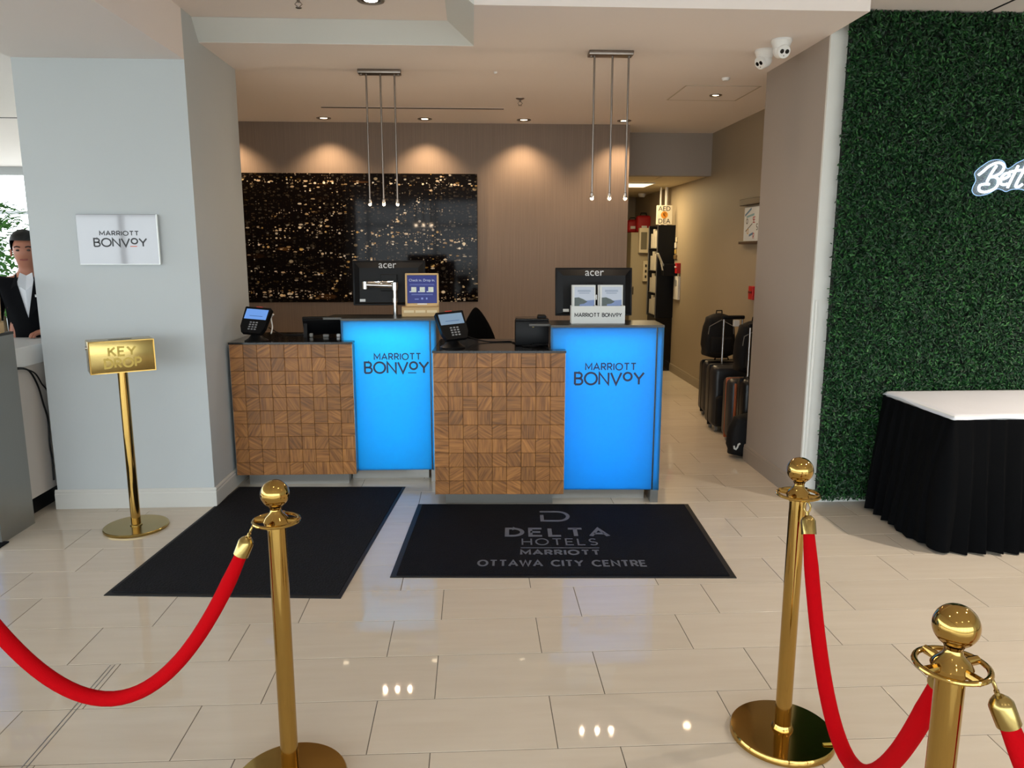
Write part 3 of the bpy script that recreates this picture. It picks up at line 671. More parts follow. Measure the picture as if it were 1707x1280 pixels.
nz = n_.new('ShaderNodeTexNoise'); nz.inputs['Scale'].default_value = 60; l_.new(tc.outputs['Object'], nz.inputs['Vector'])
rmp = n_.new('ShaderNodeValToRGB'); e = rmp.color_ramp.elements; e[0].position = .25; e[0].color = (*lin('#4d3c33'), 1); e[1].position = .7; e[1].color = (*lin('#b8674a'), 1); l_.new(nz.outputs['Fac'], rmp.inputs[0])
b_.inputs['Base Color'].default_value = (*lin('#aebacb'), 1)
def brochure(x, y, z0, lean, label, dx=0):
    t = thing('brochure', label, 'brochure', (P.x+x, y, z0), R(-1), 'seaside brochures in the white holder')
    T = Matrix.Rotation(lean, 4, 'X')
    sh = obj('cover', MB().box(-.073, .073, -.0045, .0045, 0, .24, T=T), white_card, t)
    obj('sky_picture', MB().box(-.062, .066, -.0052, -.0045, .006, .228, T=T), mat('sky_print', '#b4bccb', .35), sh)
    Mp = lambda a, z, hh: tuple(T @ Vector((a, -.0052-hh, z)))
    sea = MB(); sea.add([Mp(a, z, .0004) for a, z in ((-.062, .006), (.066, .006), (.066, .146), (.02, .142), (-.062, .14))], [(0, 1, 2, 3, 4)]); obj('sea_picture', sea, mat('sea_print', '#6f83b0', .35, var=.2, vscale=25), sh)
    hill = MB(); hill.add([Mp(a, z, .0008) for a, z in ((-.062, .006), (-.03, .09), (-.028, .118), (.0, .122), (.022, .134), (-.005, .150), (-.035, .162), (-.062, .160))], [tuple(range(8))]); obj('hill_picture', hill, mat('hill_print', '#45514f', .4, var=.3, vscale=40), sh)
    fg = MB(); fg.add([Mp(a, z, .0012) for a, z in ((-.062, .006), (.066, .006), (.066, .115), (.055, .105), (.03, .09), (.0, .082), (-.03, .098), (-.05, .085), (-.062, .09))], [tuple(range(9))])
    fm = mat('flower_print', '#6a4a40', .5, var=.8, vscale=70); obj('flower_picture', fg, fm, sh)
    ln = MB()
    for z, w in ((.206, .042), (.199, .042), (.188, .034)): ribbon(ln, [(-w, z), (w, z)], .0028, .0006, Mp)
    obj('print_line', ln, mat('print_slate', '#5d7390', .5), sh)
brochure(-.090, 4.852, ZS+.004, R(-4), 'seaside brochure in the holder, at the end nearer the oak cabinet')
brochure(.086, 4.852, ZS+.004, R(-4), 'seaside brochure in the holder, at the end nearer the hallway')
brochure(.074, 4.868, ZS+.004, R(-4), 'seaside brochure tucked behind another in the holder')
brochure(-.095, 4.868, ZS+.004, R(-4), 'seaside brochure tucked behind the one nearer the oak cabinet')

# card terminals
def terminal(P, rz, roll, label, screen):
    t = thing('card_terminal', label, 'card terminal', P, rz)
    obj('base', MB().lathe([(0, 0), (.078, 0), (.08, .008), (.055, .022), (.035, .045), (.028, .07), (0, .07)], 24), black_pl, t, True)
    T = Matrix.Translation((0, 0, .135)) @ Matrix.Rotation(R(-34), 4, 'X') @ Matrix.Rotation(roll, 4, 'Y')
    poly = [(-.095, .095), (-.09, .10), (.09, .10), (.095, .095), (.088, -.05), (.068, -.095), (-.068, -.095), (-.088, -.05)]
    Tp = T @ Matrix.Rotation(R(90), 4, 'X')
    hs = obj('housing', MB().prism(poly, -.016, .018, Tp), black_pl, t)
    obj('display', MB().rbox(-.080, .080, -.0195, -.0178, .008, .084, .001, T=T), screen, t, label='lit pale blue screen')
    Md = lambda x, z, hh: tuple(T @ Vector((x, -.0196-hh, z)))
    ln = MB(); ribbon(ln, [(-.045, .032), (.05, .032)], .003, .0004, Md); obj('screen_line', ln, mat('screen_line', '#3a5f9a', .4), hs)
    for i in range(3):
        for j in range(4):
            obj('key', MB().rbox(-.028+i*.022, -.014+i*.022, -.0205, -.017, -.072+j*.017, -.063+j*.017, .001, 1, T=T), mat('key_grey', '#8b8d90', .5), hs)
    obj('card_slot', MB().rbox(-.024, .024, -.012, .008, .098, .110, .003, T=T), mat('coral_plastic', '#d8483c', .4), t)
    return t
scr = emis('terminal_screen', (.16, .36, .85), .9)
scr2 = emis('terminal_screen_pale', (.30, .45, .62), .65)
P = at(428, 569, z=ZW); terminal((P.x, P.y, ZW), R(-12), R(4), 'black card payment terminal on the desk beside the grey column', scr)
P = at(752, 580, z=ZW); terminal((P.x+.01, P.y+.01, ZW), R(22), R(-4), 'black card payment terminal on the desk next to the lit panels', scr2)
# white cord clip and cords
def cord(name, pts, r, m, label, n=8):
    # smooth the polyline (Catmull-Rom)
    P = [Vector(p) for p in pts]; Q = []
    for i in range(len(P)-1):
        p0, p1, p2, p3 = P[max(0, i-1)], P[i], P[i+1], P[min(len(P)-1, i+2)]
        for k in range(8):
            u = k/8; Q.append(.5*((2*p1)+(-p0+p2)*u+(2*p0-5*p1+4*p2-p3)*u*u+(-p0+3*p1-3*p2+p3)*u**3))
    Q.append(P[-1])
    return tag(obj(name, MB().tube(Q, r, n), m, smooth=True), label, 'cable')
a = at(452, 560, z=ZW); cord('cable', [(a.x-.02, a.y+.02, ZW+.06), (a.x+.03, a.y+.06, ZW+.02), (a.x+.10, a.y+.05, ZW+.0045), (a.x+.25, a.y+.06, ZW+.0045), (a.x+.34, a.y+.10, ZW+.0045)], .004, black_pl, 'black cable lying from the card terminal to the black tablet stand')
cord('cable', [at(452, 556, y=5.40), at(454, 545, y=5.44), at(452, 530, y=5.44), at(456, 524, y=5.43), at(450, 526, y=5.40)], .005, white_pl, 'short white cord looped behind the card terminal')
a = at(787, 572, z=ZW); c_ = at(862, 570, z=ZW)
cord('cable', [(a.x-.05, a.y+.03, ZW+.05), (a.x+.02, a.y+.06, ZW+.02), (a.x+.12, a.y+.04, ZW+.0045), (c_.x-.05, c_.y, ZW+.0045), (c_.x-.03, c_.y-.05, ZW+.0045), (c_.x-.01, c_.y-.10, ZW+.0045)], .0045, black_pl, 'black cable lying from the card terminal to the black box')
# tablet stand (seen from the back) by the column desk
P = at(535, 562, z=ZW)
t = thing('tablet_stand', 'black tablet stand seen from behind on the desk beside the grey column', 'tablet stand', (P.x+.03, P.y+.08, ZW), R(3))
T = Matrix.Rotation(R(28), 4, 'X')
obj('back_shell', MB().rbox(-.16, .16, -.012, .012, .02, .15, .008, T=T), black_pl, t, True)
obj('lip', MB().rbox(-.165, .165, -.05, .0, .118, .142, .006), black_pl, t, True)
for s in (-1, 1): obj('foot', MB().prism([(-.09, 0), (.03, 0), (-.03, .12), (-.06, .12)], s*.14-.012, s*.14+.012, Matrix.Rotation(R(90), 4, 'Z') @ Matrix.Rotation(R(90), 4, 'X')), black_pl, t)
obj('plug', MB().rbox(-.02, .02, -.075, -.045, 0, .02, .004), mat('grey_plastic', '#7c7a75', .5), t)
obj('connector', MB().rbox(.075, .10, -.08, -.055, 0, .022, .005), white_pl, t); obj('connector', MB().rbox(-.115, -.09, -.075, -.05, 0, .028, .006), MATS['grey_plastic'], t)
# black receipt printer / box next to the second desk
P = at(888, 577, z=ZW)
t = thing('receipt_printer', 'black receipt printer box standing on the desk beside the blue panel', 'printer', (P.x, P.y+.09, ZW), R(-2))
obj('body', MB().rbox(-.11, .11, -.08, .08, 0, .165, .012), black_pl, t, True)
obj('lid', MB().rbox(-.108, .108, -.078, .078, .160, .178, .008), black_gl, t, True)
obj('roll_cover', MB().rbox(.035, .095, -.05, .05, .172, .196, .012), black_pl, t, True)
obj('status_light', MB().rbox(.0, .012, -.0815, -.079, .12, .126, .001), mat('amber_led', '#7c6a2a', .4), t)
for k, (dx, dy) in enumerate(((-.03, -.125), (.03, -.13))):
    cord('cable', [(P.x+dx+.045*math.cos(a_*PI/5)+.002*a_, P.y+dy+.09+.022*math.sin(a_*PI/5), ZW+.005+.0035*(a_ % 2)+.009*k) for a_ in range(13)], .0042, black_pl, ('coiled black cable lying in front of the receipt printer', 'second loop of black cable in front of the receipt printer')[k])
# swivel chair behind the second desk
t = thing('office_chair', 'black office chair standing behind the second desk', 'chair', (.03, 6.35, 0), R(12))
b = MB(); prof = []
bm = bmesh.new(); bmesh.ops.create_uvsphere(bm, u_segments=24, v_segments=16, radius=1)
for q in bm.verts:
    z = q.co.z; k = (.5-.5*z); wdt = .07+.15*k**.8
    q.co = Vector((q.co.x*wdt*1.05, q.co.y*.045+.05*z*z, .86+z*.29))
b.from_bm(bm); obj('backrest', b, fabric_black, t, True)
obj('seat', MB().rbox(-.24, .24, -.5, -.04, .44, .53, .035, 3), fabric_black, t, True)
obj('back_stem', MB().tube([(0, -.1, .43), (0, .06, .44), (0, .075, .60)], .02, 10), black_pl, t, True)
obj('gas_lift', MB().cyl((0, -.26, .1), (0, -.26, .44), .028, 16), black_pl, t, True)
for i in range(5):
    a = 2*PI*i/5+.3; e = Vector((.28*math.cos(a), -.26+.28*math.sin(a), .075))
    s_ = obj('spoke', MB().tube([(0, -.26, .12), e], [.025, .016], 10), black_pl, t, True)
    obj('castor', MB().cyl(e+Vector((-.012, 0, -.045)), e+Vector((.012, 0, -.045)), .03, 14), black_gl, s_, True)

# ================================================================== column plaque, key drop, left counter
t = thing('wall_plaque', 'clear acrylic wordmark plaque fixed to the grey column', 'sign', (-2.124, 4.79, 1.54))
acr = mat('plaque_acrylic', '#9b9ca1', .04, spec=.7, coat=.5)
pl = obj('plate', MB().rbox(-.236, .236, -.026, -.014, 0, .296, .002), acr, t)
obj('edge', MB().box(.231, .2375, -.0275, -.0125, 0, .296).box(-.236, .236, -.027, -.013, -.001, .004), mat('acrylic_edge', '#e6ebea', .1), t)
for sx_ in (-.2, .2):
    for sz in (.03, .266): obj('standoff', MB().cyl((sx_, -.014, sz), (sx_, 0, sz), .008, 12), chrome, t, True)
M = front(0, -.026, 0); L = MB(); letters(L, 'MARRIOTT', -.105, .122, .173, .197, .0052, .001, M, .3); obj('lettering', L, letter_black, pl)
L = MB(); letters(L, 'BONVoY', -.142, .166, .108, .154, .0085, .001, M, .2); obj('lettering', L, letter_black, pl)
L = MB(); ribbon(L, [(.068, .108), (.108, .108)], .005, .001, M); obj('underline', L, mat('coral_print', '#d06a55', .4), pl)

t = thing('key_drop_box', 'polished brass key drop box on a slim brass post before the grey column', 'key drop box', (-2.015, 4.425, 0), R(31))
obj('base', MB().lathe([(0, .0), (.178, .0), (.18, .004), (.18, .013), (.175, .017), (0, .017)], 48), brass_soft, t, True)
obj('post', MB().cyl((0, 0, .017), (0, 0, .945), .027, 28), brass, t, True)
obj('post_flange', MB().lathe([(.027, .017), (.034, .017), (.034, .022), (.027, .026)], 28), brass_soft, t, True)
bx = obj('box', MB().rbox(-.168, .168, -.072, .072, .945, 1.128, .004), brass_soft, t, True)
obj('face_rim', MB().box(-.168, .168, -.075, -.072, .945, .951).box(-.168, .168, -.075, -.072, 1.122, 1.128).box(-.168, -.162, -.075, -.072, .951, 1.122).box(.162, .168, -.075, -.072, .951, 1.122), brass, t)
obj('slot', MB().box(-.06, .06, -.02, .0, 1.128, 1.1288), MATS['slot_black'], t)
obj('lock', MB().cyl((-.168, .03, 1.085), (-.174, .03, 1.085), .011, 16), chrome, t, True)
eng = mat('engraved_brass', '#a08a4a', .4, 1); M = front(0, -.072, .945)
L = MB(); letters(L, 'KEY', -.068, .068, .098, .145, .011, .001, M, .3); letters(L, 'DROP', -.092, .092, .032, .08, .011, .001, M, .3); obj('lettering', L, eng, bx)

# white counter behind the steel-ended desk
t = thing('white_counter', 'white counter with black toe kick between the steel end panel and the grey column', 'counter', (-2.97, 4.86, 0))
obj('cabinet', MB().rbox(-.25, .25, -.27, .345, .115, .93, .003), mat('white_laminate', '#c6beb6', .4), t)
obj('toe_kick', MB().box(-.22, .21, -.25, .31, 0, .115), black_pl, t)
obj('counter_top', MB().rbox(-.255, .258, -.28, .355, .93, 1.05, .004), white_pl, t)
Xc = -2.705
cord('cable', [at(22, 614, x=Xc), at(40, 614, x=Xc), at(52, 622, x=Xc), at(64, 645, x=Xc), at(72, 672, x=Xc), at(80, 700, x=Xc), at(83, 740, x=Xc), at(87, 765, x=Xc), at(90, 800, x=Xc)], .0055, black_pl, 'thick black cable hanging down the white counter')
cord('cable', [at(22, 616, x=Xc+.012), at(40, 615, x=Xc+.012), at(58, 622, x=Xc+.012), at(70, 640, x=Xc+.012), at(80, 655, x=Xc+.012), at(84, 690, x=Xc+.012)], .0045, black_pl, 'thin black cable branching off across the white counter')
# mats
def mat_on_floor(name, pts, z, m, border, label, group=None):
    c = [at(*p, z=0) for p in pts]; ctr = sum(c, Vector())/4; t = thing(name, label, 'floor mat', (ctr.x, ctr.y, 0), 0, group)
    poly = [(p.x-ctr.x, p.y-ctr.y) for p in c]; inn = [(x*.965, y*.965) for x, y in poly]
    obj('rubber_border', MB().prism(poly, 0, .004), border, t)
    o = obj('pile', MB().prism(inn, .004, z), m, t)
    return t, o
rub = mat('rubber', '#101113', .6); pile = mat('charcoal_pile', '#191a1e', .95, bump=1, bscale=90, var=.5, vscale=70, spec=.2)
pile2 = mat('black_pile', '#0c0d13', .95, bump=.8, bscale=140, var=.35, vscale=12, spec=.2)
mat_on_floor('floor_mat', [(173, 993), (568, 998), (676, 812), (398, 812)], .009, pile, rub, 'charcoal ribbed mat lying before the desk beside the grey column')
t, o = mat_on_floor('floor_mat', [(650, 963), (1228, 964), (1147, 841), (697, 841)], .009, pile2, rub, 'black logo mat with hotel lettering before the right desk')
A_, B_ = at(650, 963, z=0), at(1228, 964, z=0); D_ = at(697, 841, z=0); uu = (B_-A_).normalized(); vv = Vector((-uu.y, uu.x, 0)); LW = (B_-A_).length
def on_mat(cx, cy):           # returns map for strokes; origin at a pixel
    q = at(cx, cy, z=.009)
    return lambda x, y, h: (q.x-t.location.x+uu.x*x+vv.x*y, q.y-t.location.y+uu.y*x+vv.y*y, .009+h)
def mat_word(txt, pxl, pxr, pyt, pyb, wt, gap):
    a = at(pxl, pyb, z=.009); b = at(pxr, pyb, z=.009); w = (b-a).dot(uu); hh = (at((pxl+pxr)/2, pyt, z=.009)-at((pxl+pxr)/2, pyb, z=.009)).dot(vv)
    L = MB(); letters(L, txt, 0, w, 0, hh, wt, .0012, on_mat(pxl, pyb), gap); obj('lettering', L, letter_grey, o)
mat_word('DELTA', 845, 1014, 881, 893, .024, .42); mat_word('HOTELS', 871, 996, 898, 908, .009, .4); mat_word('MARRIOTT', 869, 1000, 917, 924, .013, .4)
mat_word('OTTAWA CITY CENTRE', 797, 1078, 934, 943, .012, .36)
L = MB(); a = at(868, 913, z=.009); b = at(999, 913, z=.009); ribbon(L, [(0, 0), ((b-a).length, 0)], .006, .0012, on_mat(868, 913)); obj('rule', L, letter_grey, o)
L = MB(); a = at(900, 868, z=.009); b = at(949, 868, z=.009); w = (b-a).length; hh = (at(925, 853, z=.009)-at(925, 868, z=.009)).length
ribbon(L, [(w*.02, hh), (w*.62, hh)]+[(w*.62+w*.36*math.cos(R(x_)), hh/2+hh/2*math.sin(R(x_))) for x_ in range(75, -91, -15)]+[(w*.08, 0), (w*.08, hh*.62)], .022, .0012, on_mat(900, 868)); obj('emblem', L, letter_grey, o)
c_ = at(16, 904, z=0)
t = thing('floor_mat', 'black mat edge in front of the desk with the steel end panel', 'floor mat', (c_.x-.8, c_.y-.55, 0)); obj('pile', MB().rbox(-.8, .8, -.55, .55, 0, .009, .003), pile2, t)

# ================================================================== stanchions and ropes
def make_stanchion(label):
    t = thing('stanchion', label, 'stanchion', (0, 0, 0), 0, 'brass rope stanchions')
    obj('base', MB().lathe([(0, 0), (.168, 0), (.172, .004), (.172, .020), (.168, .026), (.10, .030), (0, .031)], 56), brass, t, True)
    obj('collar', MB().lathe([(.027, .03), (.036, .03), (.036, .036), (.030, .05), (.027, .05)], 32), brass, t, True)
    obj('post', MB().cyl((0, 0, .03), (0, 0, .862), .0265, 36), brass, t, True)
    b = MB().lathe([(.0265, .850), (.036, .853), (.038, .862), (.030, .874), (.018, .886), (.0155, .896), (.019, .904)], 32)
    hd = obj('head', b, brass, t, True)
    pr = [(.064+.006*math.cos(a), .862+.005*math.sin(a)) for a in [2*PI*i/10 for i in range(10)]]
    n = 40; v = []; f = []
    for i in range(n):
        for r_, z_ in pr: v.append((r_*math.cos(2*PI*i/n), r_*math.sin(2*PI*i/n), z_))
    for i in range(n):
        for k in range(10): f.append((i*10+k, ((i+1) % n)*10+k, ((i+1) % n)*10+(k+1) % 10, i*10+(k+1) % 10))
    rg = obj('rope_ring', MB().add(v, f), brass, t, True)
    for i in range(4):
        a = PI/2*i+PI/4; obj('ring_spoke', MB().tube([(.03*math.cos(a), .03*math.sin(a), .862), (.063*math.cos(a), .063*math.sin(a), .862)], .009, 8), brass, rg, True)
    obj('ball', MB().ball((0, 0, .943), .0415, 40), brass, t, True)
    return t
st2 = make_stanchion('brass stanchion standing past the logo mat, holding one end of a red rope')
st2.location = (1.042, 2.305, 0)
obj('maker_label', MB().box(.10, .135, -.10, -.088, .0302, .0312), mat('gold_label', '#d8c25a', .4, .6), st2)
def st(loc, label, rz=0):
    c = copy_tree(st2); c.location = (*loc, 0); c['label'] = label; c.rotation_euler = (0, 0, rz); return c
ST1, ST2, ST3, ST0, ST4 = (-.578, 2.145), (1.042, 2.305), (.905, 1.29), (-1.56, 2.06), (1.75, .95)
st(ST1, 'brass stanchion standing before the charcoal ribbed mat', R(220))
st(ST3, 'brass stanchion where two red ropes meet', R(150))
st(ST0, 'brass stanchion at the far end of the rope hung before the charcoal mat', R(40))
st(ST4, 'brass stanchion at the far end of the rope leading towards the skirted table', R(80))
def rope(A, B, sag, label, endA=True):
    A, B = Vector(A), Vector(B); t = thing('velvet_rope', label, 'rope', A, 0, 'red velvet ropes')
    pts = []
    for i in range(41):
        u = i/40; p = A+(B-A)*u; p.z -= 4*sag*u*(1-u); pts.append(p-A)
    # cumulative trimming: hook, ferrule, velvet
    L = [0]
    for i in range(40): L.append(L[-1]+(pts[i+1]-pts[i]).length)
    def pos(s):
        for i in range(40):
            if L[i+1] >= s: k = (s-L[i])/max(1e-6, L[i+1]-L[i]); return pts[i].lerp(pts[i+1], k)
        return pts[-1]
    tot = L[-1]; n = 48; s0, s1 = .085, tot-.085
    vp = [pos(s0+(s1-s0)*i/n) for i in range(n+1)]
    rr = [.0165+.005*min(1, min(i, n-i)/4) for i in range(n+1)]
    obj('velvet', MB().tube(vp, rr, 18), velvet, t, True)
    for e, sgn in ((0, 1), (tot, -1)):
        a, b, c = pos(e+sgn*.042), pos(e+sgn*.058), pos(e+sgn*.10)
        fe = obj('ferrule', MB().tube([a, a.lerp(b, .5), b, c], [.010, .018, .0225, .0225], 20), brass_soft, t, True)
        h0 = pos(e+sgn*.0); dirv = (a-h0).normalized(); side = Vector((-dirv.y, dirv.x, 0)); side = side.normalized() if side.length > .01 else Vector((1, 0, 0))
        ring = [h0+dirv*(.016+.016*math.cos(q)) + side*.010*math.sin(q) for q in [2*PI*i/16 for i in range(16)]]
        obj('snap_hook', MB().tube(ring, .0028, 8, True), brass_soft, fe, True)
        obj('hook_swivel', MB().tube([h0+dirv*.03, a], .005, 10), brass_soft, fe, True)
    return t
def ring_pt(s, d, z=.858): d = Vector((d[0], d[1], 0)).normalized(); return (s[0]+d.x*.064, s[1]+d.y*.064, z)
rope(ring_pt(ST1, (-.9, -.25)), ring_pt(ST0, (1, .1)), .52, 'red velvet rope sagging before the charcoal mat')
rope(ring_pt(ST2, (.0, -1)), ring_pt(ST3, (.57, .82)), .56, 'red velvet rope slung between the two stanchions by the logo mat')
rope(ring_pt(ST3, (.85, -.5)), ring_pt(ST4, (-1, .4)), .50, 'red velvet rope leaving the near stanchion towards the skirted table')

# ================================================================== hedge wall, neon sign, skirted table
rng = np.random.default_rng(4)
HX0, HX1, HZ0, HZ1, HY = 2.205, 4.3, .045, 2.995, 4.628
hedge = thing('hedge_panel', 'tall artificial boxwood hedge panel covering the white wall', 'hedge', (HX0, 4.68, 0))
obj('backing', MB().box(.018, HX1-HX0, -.05, 0, HZ0+.01, HZ1), mat('hedge_backing', '#07110a', .9), hedge)
def leaves(n, spread):
    cx = rng.uniform(-.004, HX1-HX0+.005, n); cx = np.where(cx < .02, cx+rng.normal(0, .007, n), cx); cz = rng.uniform(HZ0-.008, HZ1, n); cy = -.05-rng.beta(2, 2.2, n)*.035
    L = rng.uniform(.009, .0165, n); W = L*rng.uniform(.55, .8, n)
    # normal roughly out of the wall (-Y), tilted at random
    nx, nz = rng.normal(0, .75, n), rng.normal(.25, .7, n); nrm = np.stack([nx, -np.ones(n), nz], 1); nrm /= np.linalg.norm(nrm, axis=1)[:, None]
    a = rng.uniform(0, 2*np.pi, n); ref = np.stack([np.cos(a), np.zeros(n), np.sin(a)], 1)
    u = ref-(ref*nrm).sum(1)[:, None]*nrm; u /= np.linalg.norm(u, axis=1)[:, None]; v = np.cross(nrm, u)
    c = np.stack([cx, cy, cz], 1)
    # hexagonal cupped leaf: base, two sides low, two sides high, tip
    def p(au, av, an): return c+u*(au*L)[:, None]+v*(av*W)[:, None]+nrm*(an*L)[:, None]
    o1 = np.ones(n)
    V = np.stack([p(-o1, 0*o1, 0*o1), p(-.3*o1, -.5*o1, .12*o1), p(.5*o1, -.42*o1, .1*o1), p(o1, 0*o1, -.1*o1), p(.5*o1, .42*o1, .1*o1), p(-.3*o1, .5*o1, .12*o1)], 1).reshape(-1, 3)
    i = np.arange(n)[:, None]*6
    Fq = np.concatenate([i+np.array([[0, 1, 2, 3]]), i+np.array([[0, 3, 4, 5]])], 1).reshape(-1, 4)
    me = bpy.data.meshes.new('foliage'); me.vertices.add(len(V)); me.vertices.foreach_set('co', V.ravel()); me.loops.add(Fq.size); me.loops.foreach_set('vertex_index', Fq.ravel().astype(np.int32))
    me.polygons.add(len(Fq)); me.polygons.foreach_set('loop_start', (np.arange(len(Fq))*4).astype(np.int32)); me.update(calc_edges=True)
    ca = me.attributes.new('leaf_tone', 'FLOAT', 'POINT'); ca.data.foreach_set('value', np.repeat(rng.random(n), 6).astype(np.float32))
    return me
leaf = mat('boxwood_leaf', '#1f5a2a', .42, spec=.4); n_, l_, b_ = nodes(leaf)
at_ = n_.new('ShaderNodeAttribute'); at_.attribute_name = 'leaf_tone'; rp = n_.new('ShaderNodeValToRGB'); e = rp.color_ramp.elements
e[0].color = (*lin('#0a2412'), 1); e[1].color = (*lin('#356a33'), 1); e2 = rp.color_ramp.elements.new(.7); e2.color = (*lin('#153f1f'), 1)
l_.new(at_.outputs['Fac'], rp.inputs[0]); l_.new(rp.outputs[0], b_.inputs['Base Color'])
fo = bpy.data.objects.new('foliage', leaves(95000, 0)); C.objects.link(fo); fo.data.materials.append(leaf); fo.parent = hedge; fo['kind'] = 'stuff'

t = thing('neon_sign', 'white glowing neon script sign mounted on the hedge', 'neon sign', (3.03, 4.57, 1.94))
neon = emis('neon_white', (.84, .93, 1.0), 2.6)
def npx(x, y): q = at(1590+x/11.63, 240+y/11.63, y=4.57); return (q.x-3.03, q.z-1.94)
strokes = [[(480, 600), (560, 540), (660, 450), (780, 385), (880, 360), (960, 400), (970, 470), (910, 560), (800, 620), (720, 640), (800, 640), (860, 690), (850, 790), (780, 870), (660, 920), (560, 930), (490, 890), (500, 810), (580, 780), (690, 780)],
           [(830, 420), (760, 520), (700, 620), (640, 740)],
           [(880, 690), (960, 680), (1070, 620), (1060, 570), (990, 580), (920, 660), (910, 760), (970, 790), (1040, 770)],
           [(1250, 420), (1180, 560), (1100, 720), (1040, 850)], [(1080, 545), (1200, 520), (1360, 500), (1440, 490)], [(1400, 400), (1330, 560), (1250, 700), (1200, 820), (1260, 830), (1330, 780)]]
def smooth2(pl, n=6):
    P = [Vector((a, b, 0)) for a, b in pl]; Q = []
    for i in range(len(P)-1):
        p0, p1, p2, p3 = P[max(0, i-1)], P[i], P[i+1], P[min(len(P)-1, i+2)]
        for k in range(n): u = k/n; Q.append(.5*((2*p1)+(-p0+p2)*u+(2*p0-5*p1+4*p2-p3)*u*u+(-p0+3*p1-3*p2+p3)*u**3))
    Q.append(P[-1]); return [(q.x, q.y) for q in Q]
plate_px = [(380, 900), (400, 820), (455, 700), (430, 580), (470, 510), (580, 420), (740, 320), (900, 300), (1010, 350), (1060, 470), (1150, 440), (1280, 350), (1480, 330), (1500, 860), (1300, 870), (1150, 880), (1040, 920), (960, 885), (860, 870), (700, 960), (520, 1000), (420, 970)]
pp = [npx(*p) for p in smooth2(plate_px+[plate_px[0]], 4)][:-1]
clear = mat('clear_acrylic', '#dfeeff', .05); n_, l_, b_ = nodes(clear)
tr = n_.new('ShaderNodeBsdfTransparent'); mx = n_.new('ShaderNodeMixShader'); mx.inputs[0].default_value = .10; l_.new(tr.outputs[0], mx.inputs[1]); l_.new(b_.outputs[0], mx.inputs[2]); l_.new(mx.outputs[0], n_['Material Output'].inputs['Surface'])
obj('backing_plate', MB().prism(pp, 0, .004, Matrix(((1, 0, 0, 0), (0, 0, 1, .012), (0, 1, 0, 0), (0, 0, 0, 1)))), clear, t)
obj('plate_edge', MB().tube([(x, .014, z) for x, z in pp], .0022, 6, True), emis('edge_glow', (.35, .6, 1.0), 1.2), t)
for pl_ in strokes: obj('neon_tube', MB().tube([(x, 0, z) for x, z in [npx(*p) for p in smooth2(pl_)]], .0078, 10), neon, t, True)
for p in ((860, 345), (555, 955)):
    x, z = npx(*p); obj('standoff', MB().cyl((x, -.004, z), (x, .06, z), .005, 10), chrome, t)
for x, z in ((.02, .05), (.22, .15)): obj('standoff', MB().cyl((x, .016, z), (x, .06, z), .005, 10), chrome, t)

TX0, TX1, TYF, TYB, TZ = 2.575, 4.35, 3.87, 4.565, .765
t = thing('banquet_table', 'folding banquet table under a white cloth and black skirt before the hedge', 'table', ((TX0+TX1)/2, (TYF+TYB)/2, 0))
w, d = (TX1-TX0)/2, (TYB-TYF)/2
obj('table_top', MB().rbox(-w, w, -d, d, TZ-.045, TZ-.012, .008), white_pl, t)
for sx_ in (-1, 1):
    for sy_ in (-1, 1): obj('leg', MB().cyl((sx_*(w-.2), sy_*(d-.08), 0), (sx_*(w-.2), sy_*(d-.08), TZ-.045), .014, 12), steel_dark, t)
# cloth: laid over the top, wavy rim that hangs a little at the corner
b = MB(); nx_, ny_ = 60, 26; vv_ = []
for j in range(ny_+1):
    for i in range(nx_+1):
        u, v = i/nx_, j/ny_; x = TX0-.012+(TX1-TX0+.024)*u; y = TYF-.012+(TYB-TYF+.024)*v
        edge = min((x-TX0+.012), (y-TYF+.012)); drop = max(0, 1-edge/.02)
        sag = drop*(.012+.022*max(0, 1-((x-TX0)**2+(y-TYF)**2)**.5/.28)+.008*math.sin(x*9+y*13))
        vv_.append((x, y, TZ-.010+.0015*math.sin(x*17)*math.sin(y*11)-sag))
b.add(vv_, [(j*(nx_+1)+i, j*(nx_+1)+i+1, (j+1)*(nx_+1)+i+1, (j+1)*(nx_+1)+i) for j in range(ny_) for i in range(nx_)])
o = obj('tablecloth', b, linen, smooth=True, ang=60); tag(o, 'white cloth laid over the banquet table top', 'tablecloth')
md = o.modifiers.new('s', 'SOLIDIFY'); md.thickness = .002; md.offset = 1
# pleated skirt round the front and the end
path = []; step = .006
y = TYB
while y > TYF: path.append((TX0, y, -1, 0)); y -= step
x = TX0
for k in range(8): a = PI+PI/2*k/8; path.append((TX0+.0+.0*math.cos(a), TYF, math.cos(a), math.sin(a)))
while x < TX1: path.append((x, TYF, 0, -1)); x += step
b = MB(); nz_ = 24; vv_ = []; s = 0
for i, (x, y, ax, ay) in enumerate(path):
    s += step
    pl_ = (s/.095) % 1.0; pleat = (pl_/.75 if pl_ < .75 else (1-pl_)/.25)
    cor = math.exp(-((x-TX0)**2+(y-TYF)**2)/.02)
    for j in range(nz_+1):
        q = j/nz_; z = .012+(TZ-.03-.012)*(1-q)
        o_ = .016+q*.075+(.006+.030*q)*(pleat-.5)*(1+.5*math.sin(s*7.3+1))+.012*q*math.sin(s*11+q*3)+.03*cor*math.sin(q*PI)
        # swag near the corner
        vv_.append((x+ax*o_, y+ay*o_, z+.006*math.sin(s*21)*q))
m_ = nz_+1; b.add(vv_, [(i*m_+j, (i+1)*m_+j, (i+1)*m_+j+1, i*m_+j+1) for i in range(len(path)-1) for j in range(nz_)])
o = obj('table_skirt', b, fabric_black, smooth=True, ang=70); tag(o, 'black pleated skirt hung round the banquet table', 'table skirt')

